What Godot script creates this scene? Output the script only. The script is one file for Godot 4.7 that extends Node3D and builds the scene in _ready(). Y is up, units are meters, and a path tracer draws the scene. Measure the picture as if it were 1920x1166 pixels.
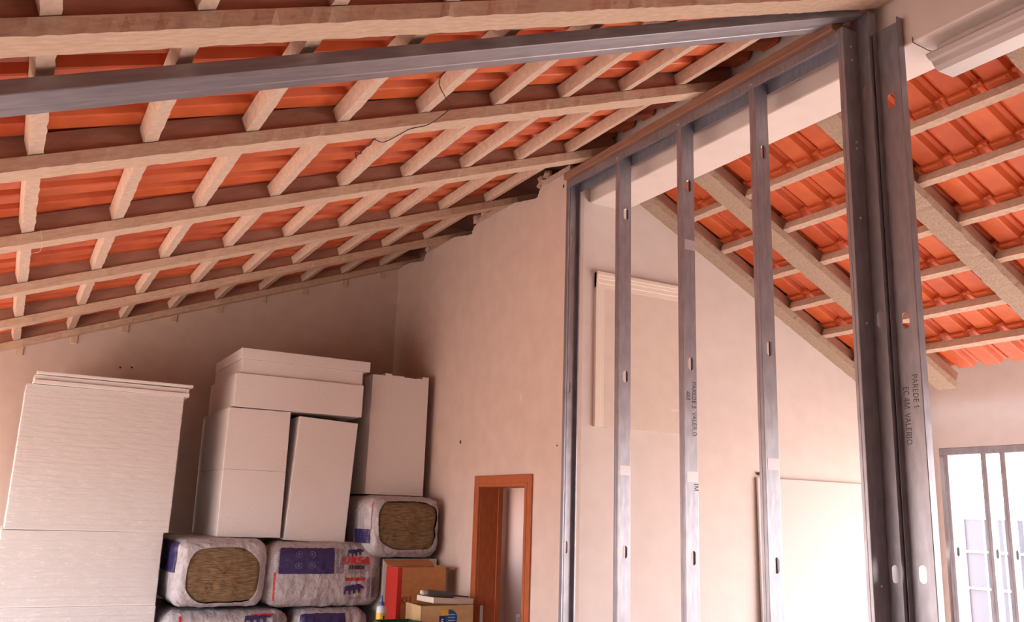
extends Node3D

const EYE := Vector3(0, 1.8, 0)
const PITCH_L := 0.3527            # left slope, tan = 0.368
const PITCH_R := 0.4597            # right slope, tan = 0.495
const WALL_X := 3.2                # face of the door wall and of the stud partition
const FAR_Z := -8.2                # far gable behind the insulation packs
const GABLE_Z := -5.06             # gable behind the studs
const RIGHT_X := 7.0               # side wall with the big opening
const TILE_P := 0.217              # tile pitch across

var M := {}
var rng := RandomNumberGenerator.new()
var rough_noise := FastNoiseLite.new()
var taken := {}

func _ready() -> void:
	rng.seed = 11
	rough_noise.seed = 5
	rough_noise.frequency = 1.0
	view_and_light()
	make_materials()
	shell()
	roof_left()
	roof_right()
	ridge()
	partition()
	door_set()
	gable_things()
	right_opening()
	tube_light()
	foam_packs()
	wool_bags()
	bench_things()
	loose_wires()

# ------------------------------------------------------------------ camera, sky, sun
func view_and_light() -> void:
	var cam := Camera3D.new()
	cam.name = "camera"
	cam.fov = 38.353
	cam.near = 0.05
	cam.far = 200.0
	cam.basis = Basis(Vector3.UP, -0.50384) * Basis(Vector3.RIGHT, 0.22211) * Basis(Vector3.BACK, 0.03244)
	cam.position = EYE
	add_child(cam)
	cam.current = true
	var env := Environment.new()
	var sky := Sky.new()
	var sm := ProceduralSkyMaterial.new()
	sm.sky_top_color = Color(0.90, 0.94, 1.0)
	sm.sky_horizon_color = Color(1.0, 0.985, 0.98)
	sm.ground_bottom_color = Color(0.80, 0.70, 0.64)
	sm.ground_horizon_color = Color(0.95, 0.87, 0.84)
	sm.sky_energy_multiplier = 1.0
	sm.ground_energy_multiplier = 1.0
	sky.sky_material = sm
	env.background_mode = Environment.BG_SKY
	env.sky = sky
	env.background_energy_multiplier = 8.6
	env.ambient_light_source = Environment.AMBIENT_SOURCE_SKY
	env.tonemap_mode = Environment.TONE_MAPPER_LINEAR
	env.tonemap_exposure = 1.36
	env.sdfgi_enabled = true
	env.ssao_enabled = true
	env.ssil_enabled = true
	var we := WorldEnvironment.new()
	we.name = "world"
	we.environment = env
	add_child(we)
	var sun := DirectionalLight3D.new()
	sun.name = "sun"
	sun.light_color = Color(1.0, 0.93, 0.86)
	sun.light_energy = 1.5
	sun.light_angular_distance = 0.6
	sun.shadow_enabled = true
	add_child(sun)
	var going := Vector3(-1.0, -0.78, 0.35).normalized()
	sun.look_at_from_position(Vector3.ZERO, going, Vector3.UP)

# ------------------------------------------------------------------ naming
func numbered(called: String, parent: Node) -> String:
	var key := str(parent.get_instance_id()) + called
	var n: int = taken.get(key, 0)
	taken[key] = n + 1
	return called if n == 0 else "%s_%03d" % [called, n]

func tag(o: Node, label: String, category: String = "", group: String = "", kind: String = "") -> Node:
	if label: o.set_meta("label", label)
	if category: o.set_meta("category", category)
	if group: o.set_meta("group", group)
	if kind: o.set_meta("kind", kind)
	return o

func thing(called: String, label: String, category: String, at := Vector3.ZERO, group := "", kind := "") -> Node3D:
	var o := Node3D.new()
	o.name = numbered(called, self)
	o.position = at
	add_child(o, true)
	tag(o, label, category, group, kind)
	return o

func put(called: String, mesh: Mesh, mat: Material, parent: Node = self, at := Transform3D.IDENTITY) -> MeshInstance3D:
	var o := MeshInstance3D.new()
	o.name = numbered(called, parent)
	o.mesh = mesh
	o.material_override = mat
	o.transform = at
	o.cast_shadow = GeometryInstance3D.SHADOW_CASTING_SETTING_ON
	parent.add_child(o, true)
	return o

# ------------------------------------------------------------------ mesh helpers
func begin() -> SurfaceTool:
	var st := SurfaceTool.new()
	st.begin(Mesh.PRIMITIVE_TRIANGLES)
	return st

func tri(st: SurfaceTool, a: Vector3, b: Vector3, c: Vector3, out: Vector3) -> void:
	var n := (b - a).cross(c - a)
	if n.length_squared() < 1e-16: return
	if n.dot(out) > 0:
		var t := b; b = c; c = t
	else:
		n = -n
	n = n.normalized()
	for p in [a, b, c]:
		st.set_normal(n)
		st.add_vertex(p)

func quad(st: SurfaceTool, a: Vector3, b: Vector3, c: Vector3, d: Vector3, out: Vector3) -> void:
	tri(st, a, b, c, out)
	tri(st, a, c, d, out)

# a box with chamfered edges between two corners, moved by xf
func box(st: SurfaceTool, lo: Vector3, hi: Vector3, bev := 0.0, xf := Transform3D.IDENTITY) -> void:
	var c := (lo + hi) / 2.0
	var h := (hi - lo) / 2.0
	h = h.abs()
	bev = minf(bev, minf(h.x, minf(h.y, h.z)) * 0.45)
	var corner := func(s: Vector3, axis: int) -> Vector3:
		var v := Vector3(s.x * (h.x - bev), s.y * (h.y - bev), s.z * (h.z - bev))
		v[axis] = s[axis] * h[axis]
		return xf * (c + v)
	for a in 3:
		var b := (a + 1) % 3
		var d := (a + 2) % 3
		for s in [-1.0, 1.0]:
			var p := []
			for q in [[-1.0, -1.0], [1.0, -1.0], [1.0, 1.0], [-1.0, 1.0]]:
				var v := Vector3.ZERO
				v[a] = s; v[b] = q[0]; v[d] = q[1]
				p.append(corner.call(v, a))
			var o := Vector3.ZERO
			o[a] = s
			quad(st, p[0], p[1], p[2], p[3], xf.basis * o)
		if bev > 0.0:
			for s in [[-1.0, -1.0], [1.0, -1.0], [1.0, 1.0], [-1.0, 1.0]]:
				var v0 := Vector3.ZERO
				v0[b] = s[0]; v0[d] = s[1]; v0[a] = -1.0
				var v1 := v0
				v1[a] = 1.0
				var o2 := Vector3.ZERO
				o2[b] = s[0]; o2[d] = s[1]
				quad(st, corner.call(v0, b), corner.call(v1, b), corner.call(v1, d), corner.call(v0, d), xf.basis * o2)
	if bev > 0.0:
		for sx in [-1.0, 1.0]:
			for sy in [-1.0, 1.0]:
				for sz in [-1.0, 1.0]:
					var s3 := Vector3(sx, sy, sz)
					tri(st, corner.call(s3, 0), corner.call(s3, 1), corner.call(s3, 2), xf.basis * s3)

func box_mesh(lo: Vector3, hi: Vector3, bev := 0.0, xf := Transform3D.IDENTITY) -> Mesh:
	var st := begin()
	box(st, lo, hi, bev, xf)
	return st.commit()

# polygon in (u, v) pushed from w0 to w1; place maps (u, v, w) to a point
func slab(st: SurfaceTool, poly: PackedVector2Array, w0: float, w1: float, place: Callable, holes := []) -> void:
	var pts := poly
	for hpoly in holes:
		pts = join_hole(pts, hpoly)
	var idx := Geometry2D.triangulate_polygon(pts)
	var ctr := Vector2.ZERO
	for p in poly: ctr += p / poly.size()
	var dirw: Vector3 = place.call(ctr.x, ctr.y, w1) - place.call(ctr.x, ctr.y, w0)
	for k in range(0, idx.size(), 3):
		var a := pts[idx[k]]
		var b := pts[idx[k + 1]]
		var c := pts[idx[k + 2]]
		tri(st, place.call(a.x, a.y, w1), place.call(b.x, b.y, w1), place.call(c.x, c.y, w1), dirw)
		tri(st, place.call(a.x, a.y, w0), place.call(b.x, b.y, w0), place.call(c.x, c.y, w0), -dirw)
	var rings := [poly]
	rings.append_array(holes)
	for r in rings.size():
		var ring: PackedVector2Array = rings[r]
		var ccw := not Geometry2D.is_polygon_clockwise(ring)
		for k in ring.size():
			var a := ring[k]
			var b := ring[(k + 1) % ring.size()]
			var e := b - a
			var nrm := Vector2(e.y, -e.x)
			if not ccw: nrm = -nrm
			if r > 0: nrm = -nrm
			var m := (a + b) / 2.0
			var out: Vector3 = place.call(m.x + nrm.x, m.y + nrm.y, w0) - place.call(m.x, m.y, w0)
			quad(st, place.call(a.x, a.y, w0), place.call(b.x, b.y, w0), place.call(b.x, b.y, w1), place.call(a.x, a.y, w1), out)

func join_hole(outer: PackedVector2Array, hole: PackedVector2Array) -> PackedVector2Array:
	var h := hole.duplicate()
	if Geometry2D.is_polygon_clockwise(h) == Geometry2D.is_polygon_clockwise(outer): h.reverse()
	var best := 1e9
	var bi := 0
	var bj := 0
	for i in outer.size():
		for j in h.size():
			var d := outer[i].distance_squared_to(h[j])
			if d < best:
				best = d; bi = i; bj = j
	var res := PackedVector2Array()
	for i in bi + 1: res.append(outer[i])
	for j in h.size() + 1: res.append(h[(bj + j) % h.size()])
	for i in range(bi, outer.size()): res.append(outer[i])
	return res

func tube(st: SurfaceTool, pts: Array, r: float, n := 6) -> void:
	for k in pts.size() - 1:
		var a: Vector3 = pts[k]
		var b: Vector3 = pts[k + 1]
		var d := (b - a).normalized()
		var s := d.cross(Vector3.UP if absf(d.y) < 0.9 else Vector3.RIGHT).normalized()
		var t := d.cross(s)
		for j in n:
			var p := TAU * j / n
			var q := TAU * (j + 1) / n
			var u := s * cos(p) + t * sin(p)
			var v := s * cos(q) + t * sin(q)
			quad(st, a + u * r, a + v * r, b + v * r, b + u * r, u + v)

func smooth_path(pts: Array, per := 6) -> Array:
	var c := Curve3D.new()
	for k in pts.size():
		var t: Vector3 = (pts[mini(k + 1, pts.size() - 1)] - pts[maxi(k - 1, 0)]) / 6.0
		c.add_point(pts[k], -t, t)
	var o := []
	for k in pts.size() - 1:
		for j in per: o.append(c.sample(k, float(j) / per))
	o.append(pts[-1])
	return o

# a lathe round the y axis; profile of (radius, height)
func lathe(st: SurfaceTool, prof: Array, n := 20, at := Vector3.ZERO) -> void:
	for k in prof.size() - 1:
		var p: Vector2 = prof[k]
		var q: Vector2 = prof[k + 1]
		for j in n:
			var a := TAU * j / n
			var b := TAU * (j + 1) / n
			var m := (a + b) / 2.0
			var out := Vector3(cos(m) * (q.y - p.y), p.x - q.x, sin(m) * (q.y - p.y))
			quad(st, at + Vector3(cos(a) * p.x, p.y, sin(a) * p.x), at + Vector3(cos(b) * p.x, p.y, sin(b) * p.x), at + Vector3(cos(b) * q.x, q.y, sin(b) * q.x), at + Vector3(cos(a) * q.x, q.y, sin(a) * q.x), out)

# ------------------------------------------------------------------ materials
func noise_tex(freq: float, lo: Color, hi: Color, seed_v := 1, size := 256, oct := 4, normal := false, bump := 4.0) -> NoiseTexture2D:
	var f := FastNoiseLite.new()
	f.seed = seed_v
	f.noise_type = FastNoiseLite.TYPE_SIMPLEX_SMOOTH
	f.frequency = freq
	f.fractal_octaves = oct
	var t := NoiseTexture2D.new()
	t.width = size
	t.height = size
	t.seamless = true
	t.noise = f
	if normal:
		t.as_normal_map = true
		t.bump_strength = bump
	else:
		var g := Gradient.new()
		g.set_color(0, lo)
		g.set_color(1, hi)
		t.color_ramp = g
	return t

func mat(called: String, col: Color, rough := 0.8, metal := 0.0) -> StandardMaterial3D:
	var m := StandardMaterial3D.new()
	m.resource_name = called
	m.albedo_color = col
	m.roughness = rough
	m.metallic = metal
	M[called] = m
	return m

func textured(called: String, lo: Color, hi: Color, freq: float, rough: float, scale: Vector3, bump := 0.0, seed_v := 1, metal := 0.0, size := 256, oct := 4) -> StandardMaterial3D:
	var m := mat(called, Color.WHITE, rough, metal)
	m.albedo_texture = noise_tex(freq, lo, hi, seed_v, size, oct)
	m.uv1_triplanar = true
	m.uv1_scale = scale
	if bump > 0.0:
		m.normal_enabled = true
		m.normal_texture = noise_tex(freq, lo, hi, seed_v, size, oct, true, bump)
		m.normal_scale = 0.6
	return m

func make_materials() -> void:
	textured("plaster", Color(0.80, 0.72, 0.68), Color(0.84, 0.765, 0.725), 0.02, 0.85, Vector3.ONE * 0.8, 0.8, 3)
	textured("plaster_white", Color(0.84, 0.79, 0.765), Color(0.87, 0.82, 0.795), 0.02, 0.8, Vector3.ONE * 0.8, 0.5, 4)
	textured("mortar", Color(0.70, 0.60, 0.54), Color(0.86, 0.76, 0.70), 0.05, 0.95, Vector3.ONE * 3.0, 6.0, 8)
	textured("dark_back_finish", Color(0.44, 0.40, 0.37), Color(0.56, 0.51, 0.47), 0.04, 0.95, Vector3.ONE * 1.5, 3.0, 7)  # dark finish for the unseen back wall, chosen to cut back light
	textured("terracotta_floor", Color(0.82, 0.70, 0.64), Color(0.86, 0.74, 0.68), 0.02, 0.6, Vector3.ONE * 0.7, 0.5, 5)
	textured("terrace", Color(0.80, 0.74, 0.68), Color(0.86, 0.8, 0.74), 0.03, 0.9, Vector3.ONE, 0.5, 6)
	textured("concrete", Color(0.73, 0.625, 0.54), Color(0.84, 0.735, 0.64), 0.03, 0.92, Vector3(0.8, 3.0, 3.0), 2.5, 9, 0.0, 512, 5)
	textured("concrete_grey", Color(0.62, 0.54, 0.475), Color(0.73, 0.65, 0.575), 0.06, 0.94, Vector3.ONE * 1.6, 2.5, 10, 0.0, 512, 5)
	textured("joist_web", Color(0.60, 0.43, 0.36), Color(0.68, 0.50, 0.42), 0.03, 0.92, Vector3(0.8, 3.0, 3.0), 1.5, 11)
	textured("batten", Color(0.76, 0.66, 0.585), Color(0.84, 0.745, 0.665), 0.04, 0.92, Vector3(2.0, 2.0, 2.0), 2.5, 12, 0.0, 256, 5)
	for k in 4:
		var t: float = [0.0, 0.35, 0.7, 1.0][k]
		var lo := Color(0.80, 0.385, 0.215).lerp(Color(0.74, 0.335, 0.19), t)
		var hi := Color(0.87, 0.445, 0.25).lerp(Color(0.82, 0.39, 0.225), t)
		textured("clay_%d" % k, lo, hi, 0.03, 0.42, Vector3(1.5, 1.5, 1.5), 1.2, 20 + k, 0.0, 128, 4)
	textured("wood_plate", Color(0.52, 0.37, 0.3), Color(0.62, 0.46, 0.38), 0.02, 0.8, Vector3(4, 4, 0.6), 2.0, 30)
	textured("steel", Color(0.58, 0.57, 0.60), Color(0.66, 0.65, 0.68), 0.03, 0.40, Vector3(3, 0.8, 3), 0.4, 31, 0.66, 256, 4)
	textured("steel_long", Color(0.56, 0.55, 0.58), Color(0.66, 0.65, 0.68), 0.03, 0.40, Vector3(0.6, 4, 4), 0.3, 32, 0.65, 256, 4)
	mat("screw", Color(0.86, 0.86, 0.88), 0.35, 0.4)
	mat("sticker", Color(0.78, 0.76, 0.77), 0.35, 0.3)
	mat("ink", Color(0.28, 0.26, 0.28), 0.7)
	textured("oak", Color(0.60, 0.30, 0.16), Color(0.72, 0.40, 0.22), 0.03, 0.5, Vector3(8, 0.9, 8), 0.6, 33, 0.0, 256, 5)
	mat("room_paint", Color(0.78, 0.67, 0.63), 0.9)
	mat("switch_white", Color(0.88, 0.87, 0.85), 0.4)
	textured("board_cream", Color(0.83, 0.77, 0.72), Color(0.86, 0.80, 0.75), 0.02, 0.8, Vector3.ONE, 0.6, 35)
	mat("casing_paint", Color(0.88, 0.82, 0.77), 0.6)
	mat("plasterboard", Color(0.83, 0.80, 0.78), 0.9)
	mat("board_edge", Color(0.76, 0.73, 0.70), 0.9)
	textured("foam", Color(0.87, 0.85, 0.845), Color(0.91, 0.895, 0.885), 0.08, 0.75, Vector3.ONE * 4.0, 1.5, 37)
	textured("foam_board", Color(0.86, 0.85, 0.84), Color(0.90, 0.89, 0.885), 0.03, 0.7, Vector3(0.8, 30.0, 0.8), 0.8, 38)
	var film := mat("film", Color(1, 1, 1, 0.05), 0.2)
	film.transparency = BaseMaterial3D.TRANSPARENCY_ALPHA
	film.normal_enabled = true
	film.normal_texture = noise_tex(0.02, Color.BLACK, Color.WHITE, 41, 512, 5, true, 10.0)
	film.normal_scale = 2.2
	film.uv1_triplanar = true
	film.uv1_scale = Vector3(0.5, 3.0, 0.5)
	var bag := textured("bag_film", Color(0.64, 0.62, 0.635), Color(0.74, 0.72, 0.73), 0.02, 0.4, Vector3(1.5, 1.0, 1.5), 9.0, 43, 0.0, 512, 5)
	bag.normal_scale = 0.9
	mat("print_blue", Color(0.20, 0.17, 0.36), 0.45)
	mat("print_pale", Color(0.42, 0.40, 0.55), 0.5)
	mat("print_red", Color(0.78, 0.10, 0.12), 0.45)
	mat("print_black", Color(0.2, 0.18, 0.2), 0.5)
	textured("wool", Color(0.28, 0.215, 0.145), Color(0.64, 0.53, 0.39), 0.03, 1.0, Vector3(0.5, 9.0, 0.5), 8.0, 45, 0.0, 512, 5)
	mat("card_red", Color(0.72, 0.17, 0.14), 0.6)
	textured("card_orange", Color(0.72, 0.48, 0.30), Color(0.77, 0.53, 0.34), 0.03, 0.8, Vector3.ONE * 2.0, 0.5, 47)
	textured("card_tan", Color(0.76, 0.62, 0.44), Color(0.81, 0.67, 0.49), 0.03, 0.8, Vector3.ONE * 2.0, 0.5, 48)
	mat("card_print", Color(0.62, 0.25, 0.16), 0.7)
	mat("card_white", Color(0.86, 0.80, 0.74), 0.7)
	mat("label_blue", Color(0.10, 0.36, 0.60), 0.4)
	mat("label_navy", Color(0.14, 0.16, 0.42), 0.4)
	mat("label_yellow", Color(0.86, 0.70, 0.22), 0.4)
	mat("bottle_white", Color(0.82, 0.82, 0.84), 0.35)
	mat("cap_blue", Color(0.16, 0.30, 0.62), 0.35)
	mat("crate_green", Color(0.18, 0.30, 0.20), 0.5)
	textured("bench_wood", Color(0.50, 0.36, 0.24), Color(0.62, 0.46, 0.32), 0.03, 0.8, Vector3(1.0, 6, 6), 1.0, 50)
	var clear := mat("clear_film", Color(0.9, 0.92, 0.92, 0.35), 0.15)
	clear.transparency = BaseMaterial3D.TRANSPARENCY_ALPHA
	mat("grey_tool", Color(0.35, 0.37, 0.36), 0.5)
	mat("wire_black", Color(0.07, 0.06, 0.06), 0.6)
	mat("thread", Color(0.86, 0.76, 0.66), 0.7)
	textured("lamp_body", Color(0.80, 0.74, 0.71), Color(0.86, 0.80, 0.77), 0.03, 0.4, Vector3.ONE * 2.0, 0.4, 52)
	var diff := mat("lamp_diffuser", Color(0.70, 0.65, 0.63), 0.35)
	diff.clearcoat_enabled = true
	diff.clearcoat = 0.5
	mat("frame_white", Color(0.88, 0.88, 0.9), 0.4)
	var glass := mat("glass", Color(0.72, 0.78, 0.9, 0.28), 0.05)
	glass.transparency = BaseMaterial3D.TRANSPARENCY_ALPHA
	mat("shutter_grey", Color(0.50, 0.53, 0.58), 0.3)
	mat("leak_stop_brown", Color(0.45, 0.30, 0.24), 0.95)  # for the added slabs that stop light leaking between the tiles
	mat("dust", Color(0.25, 0.2, 0.18), 0.9)

# ------------------------------------------------------------------ the shell
func left_y(x: float) -> float: return 2.99 + 0.368 * x
func right_y(x: float) -> float: return 5.962 - 0.495 * x

func structure(called: String, mesh: Mesh, m: Material, label: String, category: String) -> MeshInstance3D:
	var o := put(called, mesh, m)
	tag(o, label, category, "", "structure")
	return o

func shell() -> void:
	structure("floor", box_mesh(Vector3(-2.3, -0.2, -8.5), Vector3(7.3, 0, 4.3)), M.terracotta_floor, "reddish floor of the attic room below the packs and studs", "floor")
	structure("terrace_ground", box_mesh(Vector3(7.3, -0.25, -12), Vector3(30, -0.05, 12)), M.terrace, "pale paved ground outside the bright side opening", "terrace")
	# far gable behind the packs
	var st := begin()
	var zplace := func(u, v, w): return Vector3(u, v, w)
	slab(st, PackedVector2Array([Vector2(-2.2, 0), Vector2(WALL_X + 0.15, 0), Vector2(WALL_X + 0.15, left_y(WALL_X + 0.15) + 0.2), Vector2(-2.2, left_y(-2.2) + 0.2)]), FAR_Z, FAR_Z - 0.2, zplace)
	var far := structure("wall_far", st.commit(), M.plaster, "shaded cream plaster gable wall behind the stacked white foam packs", "wall")
	for k in [[0.74, 2.90], [0.83, 2.91]]:
		put("nail_hole", box_mesh(Vector3(k[0] - 0.007, k[1] - 0.007, FAR_Z - 0.004), Vector3(k[0] + 0.007, k[1] + 0.007, FAR_Z + 0.003), 0.003), M.dust, far)
	for k in range(-1, 9):
		var bx := -0.05 + 0.381 * k
		put("batten_end", box_mesh(Vector3(bx, left_y(bx) - 0.05, FAR_Z - 0.02), Vector3(bx + 0.055, left_y(bx) + 0.02, FAR_Z + 0.012), 0.003), M.batten, far)
	# low left wall with a window that lights the far corner
	st = begin()
	var xplace := func(u, v, w): return Vector3(w, v, u)
	for b in [[-8.4, 4.2, 0.0, 0.45], [-8.4, 4.2, 2.15, 2.45], [-8.4, -8.19, 0.45, 2.15], [-5.6, -5.3, 0.45, 2.15], [-2.6, 4.2, 0.45, 2.15]]:
		box(st, Vector3(-2.2, b[2], b[0]), Vector3(-2.0, b[3], b[1]))
	structure("wall_left", st.commit(), M.plaster, "low cream plaster eaves wall on the left with window openings", "wall")
	# door wall, its top left ragged round the rafter pockets
	st = begin()
	var top := PackedVector2Array()
	var z := FAR_Z
	while z < GABLE_Z - 0.001:
		top.append(Vector2(z, wall_top(z)))
		z += 0.03
	top.append(Vector2(GABLE_Z, 4.165))
	var outline := PackedVector2Array([Vector2(GABLE_Z, 0), Vector2(FAR_Z, 0)])
	outline.append_array(top)
	# the doorway is cut as a notch from the floor
	outline = PackedVector2Array([Vector2(GABLE_Z, 0), Vector2(-5.44, 0), Vector2(-5.44, 2.03), Vector2(-6.24, 2.03), Vector2(-6.24, 0), Vector2(FAR_Z, 0)])
	outline.append_array(top)
	slab(st, outline, WALL_X, WALL_X + 0.15, xplace)
	var dw := structure("wall_door_side", st.commit(), M.plaster, "tall cream plaster wall with the wooden doorway, ragged along its top", "wall")
	for k in [[-5.62, 2.62, 0.012, 0.03], [-6.6, 2.35, 0.012, 0.012], [-5.12, 2.25, 0.006, 0.006], [-5.1, 4.08, 0.008, 0.012]]:
		put("plaster_chip", box_mesh(Vector3(WALL_X - 0.003, k[1] - k[3], k[0] - k[2]), Vector3(WALL_X + 0.004, k[1] + k[3], k[0] + k[2]), 0.002), M.plaster_white if k[3] > 0.02 else M.dust, dw)
	# lumps of mortar squeezed out beside the pockets
	for k in [[-5.34, 4.250, 0.026], [-5.38, 4.262, 0.022], [-5.44, 4.238, 0.030], [-5.47, 4.20, 0.018], [-6.36, 4.245, 0.03], [-6.50, 4.225, 0.036], [-6.56, 4.13, 0.014], [-7.50, 4.215, 0.036], [-7.57, 4.115, 0.014]]:
		put("mortar_lump", lump(k[2], int(absf(k[0]) * 100)), M.mortar, dw, Transform3D(Basis.IDENTITY, Vector3(WALL_X + 0.02, k[1], k[0])))
	# gable behind the studs
	st = begin()
	slab(st, PackedVector2Array([Vector2(WALL_X + 0.15, 0), Vector2(7.2, 0), Vector2(7.2, 3.45), Vector2(6.2, 3.2), Vector2(3.55, right_y(3.55) + 0.17), Vector2(WALL_X + 0.15, right_y(3.55) + 0.05)]), GABLE_Z, GABLE_Z - 0.2, zplace)
	structure("wall_gable", st.commit(), M.plaster_white, "pale plaster gable wall seen through the metal studs", "wall")
	# side wall with the big opening
	st = begin()
	slab(st, PackedVector2Array([Vector2(-5.3, 0), Vector2(-5.0, 0), Vector2(-5.0, 2.46), Vector2(1.6, 2.46), Vector2(1.6, 0), Vector2(4.2, 0), Vector2(4.2, 3.45), Vector2(-5.3, 3.45)]), RIGHT_X, RIGHT_X + 0.2, xplace)
	structure("wall_right", st.commit(), M.plaster_white, "white side wall above the bright framed opening on the right", "wall")
	st = begin()
	for b in [[-2.3, 7.3, 0.0, 4.6]]:
		box(st, Vector3(b[0], b[2], 4.0), Vector3(b[1], b[3], 4.2))
	structure("wall_back", st.commit(), M.dark_back_finish, "unseen wall behind the viewer, given a dark finish to cut back light", "wall")  # out of view; darkened so the rafter sides get less light
	# slab over the eaves; added slabs over the tiles keep light from leaking in
	structure("ceiling_eaves", box_mesh(Vector3(6.12, 3.34, -5.3), Vector3(7.3, 3.5, 4.2)), M.plaster_white, "flat white slab over the gap beyond the tile eaves", "ceiling")
	st = begin()
	var tl := Transform3D(Basis(Vector3.BACK, PITCH_L), Vector3(0, 2.99 + 0.225, 0))
	box(st, Vector3(-2.5, 0, -8.6), Vector3(3.62, 0.06, 4.3), 0.0, tl)
	var tr := Transform3D(Basis(Vector3.BACK, -PITCH_R), Vector3(3.5, right_y(3.5) + 0.225, 0))
	box(st, Vector3(-0.12, 0, -5.3), Vector3(2.98, 0.06, 4.3), 0.0, tr)
	box(st, Vector3(3.2, 4.3, -8.6), Vector3(3.9, 4.62, -5.2))
	box(st, Vector3(3.46, 2.45, -8.6), Vector3(3.56, 4.62, -5.2))  # added panel, unseen, closes a light leak behind the door wall
	structure("leak_stop_slabs", st.commit(), M.leak_stop_brown, "added brown slabs hidden above the roof tiles to stop light leaks", "light-stopping slab")
	# the small room behind the door
	st = begin()
	box(st, Vector3(4.6, 0, -8.4), Vector3(4.7, 2.6, -5.2))
	box(st, Vector3(3.35, 2.5, -8.4), Vector3(4.7, 2.6, -5.2))
	for b in [[3.35, 4.6, 0.0, 1.35], [3.35, 4.6, 2.1, 2.5], [3.35, 3.8, 1.35, 2.1], [4.4, 4.6, 1.35, 2.1]]:  # these leave an added opening, out of sight, to light the small room
		box(st, Vector3(b[0], b[2], -8.4), Vector3(b[1], b[3], -8.3))
	structure("wall_small_room", st.commit(), M.room_paint, "grey mauve wall of the small room behind the doorway", "wall")

func wall_top(z: float) -> float:
	var y := 4.168 + rough_noise.get_noise_2d(z * 14.0, 3.0) * 0.010
	for pz in [-5.46, -6.545, -7.56]:
		var d: float = pz - z
		if d > -0.035 and d < 0.36:
			var low: float = 4.108 + rough_noise.get_noise_2d(z * 30.0, 9.0) * 0.008
			if d < 0.0: y = lerpf(low, y, sqrt(-d / 0.035))
			elif d < 0.05: y = low
			else: y = lerpf(low, y, (d - 0.05) / 0.31)
	return y

func lump(r: float, seed_v: int) -> Mesh:
	var st := begin()
	st.set_smooth_group(0)
	var p := func(i, j):
		var a: float = PI * i / 7.0
		var b: float = TAU * (j % 12) / 12.0
		var d := Vector3(sin(a) * cos(b), cos(a), sin(a) * sin(b))
		return d * r * Vector3(0.9, 1.15, 1.0) * (1.0 + 0.9 * rough_noise.get_noise_3d(d.x * 1.6 + seed_v, d.y * 1.6, d.z * 1.6) + 0.5 * rough_noise.get_noise_3d(d.x * 4.0 + seed_v, d.y * 4.0, d.z * 4.0))
	for i in 7:
		for j in 12:
			var a: Vector3 = p.call(i, j)
			var b: Vector3 = p.call(i, j + 1)
			var c: Vector3 = p.call(i + 1, j + 1)
			var d: Vector3 = p.call(i + 1, j)
			quad(st, a, b, c, d, a + b + c + d)
	return st.commit()

# ------------------------------------------------------------------ roof pieces
# an inverted-T joist along local x, its lower face at y = 0, edges chipped
func joist(x0: float, x1: float, half: float, seed_v: float, flange := 0.052) -> Mesh:
	var prof := [Vector2(-half, 0), Vector2(half, 0), Vector2(half, flange), Vector2(-half, flange)]
	var st := begin()
	var n := int((x1 - x0) / 0.03)
	var ring := func(k):
		var x := lerpf(x0, x1, float(k) / n)
		var o := []
		for q in prof.size():
			var v: Vector2 = prof[q]
			var jy := 0.0
			var jz := 0.0
			if q < 2:
				jz = rough_noise.get_noise_2d(x * 9.0 + seed_v, q * 50.0) * 0.008 + rough_noise.get_noise_2d(x * 40.0 + seed_v, q * 50.0 + 9.0) * 0.006
				jy = maxf(0.0, rough_noise.get_noise_2d(x * 25.0 + seed_v, q * 70.0)) * 0.005
			o.append(Vector3(x, v.y + jy, v.x + jz))
		return o
	var prev: Array = ring.call(0)
	for k in range(1, n + 1):
		var cur: Array = ring.call(k)
		for q in prof.size():
			var r := (q + 1) % prof.size()
			var e: Vector2 = prof[r] - prof[q]
			quad(st, prev[q], prev[r], cur[r], cur[q], Vector3(0, -e.x, e.y))
		prev = cur
	for e in [0, n]:
		var c: Array = ring.call(e)
		var out := Vector3(-1 if e == 0 else 1, 0, 0)
		quad(st, c[0], c[1], c[2], c[3], out)
	return st.commit()

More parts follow.
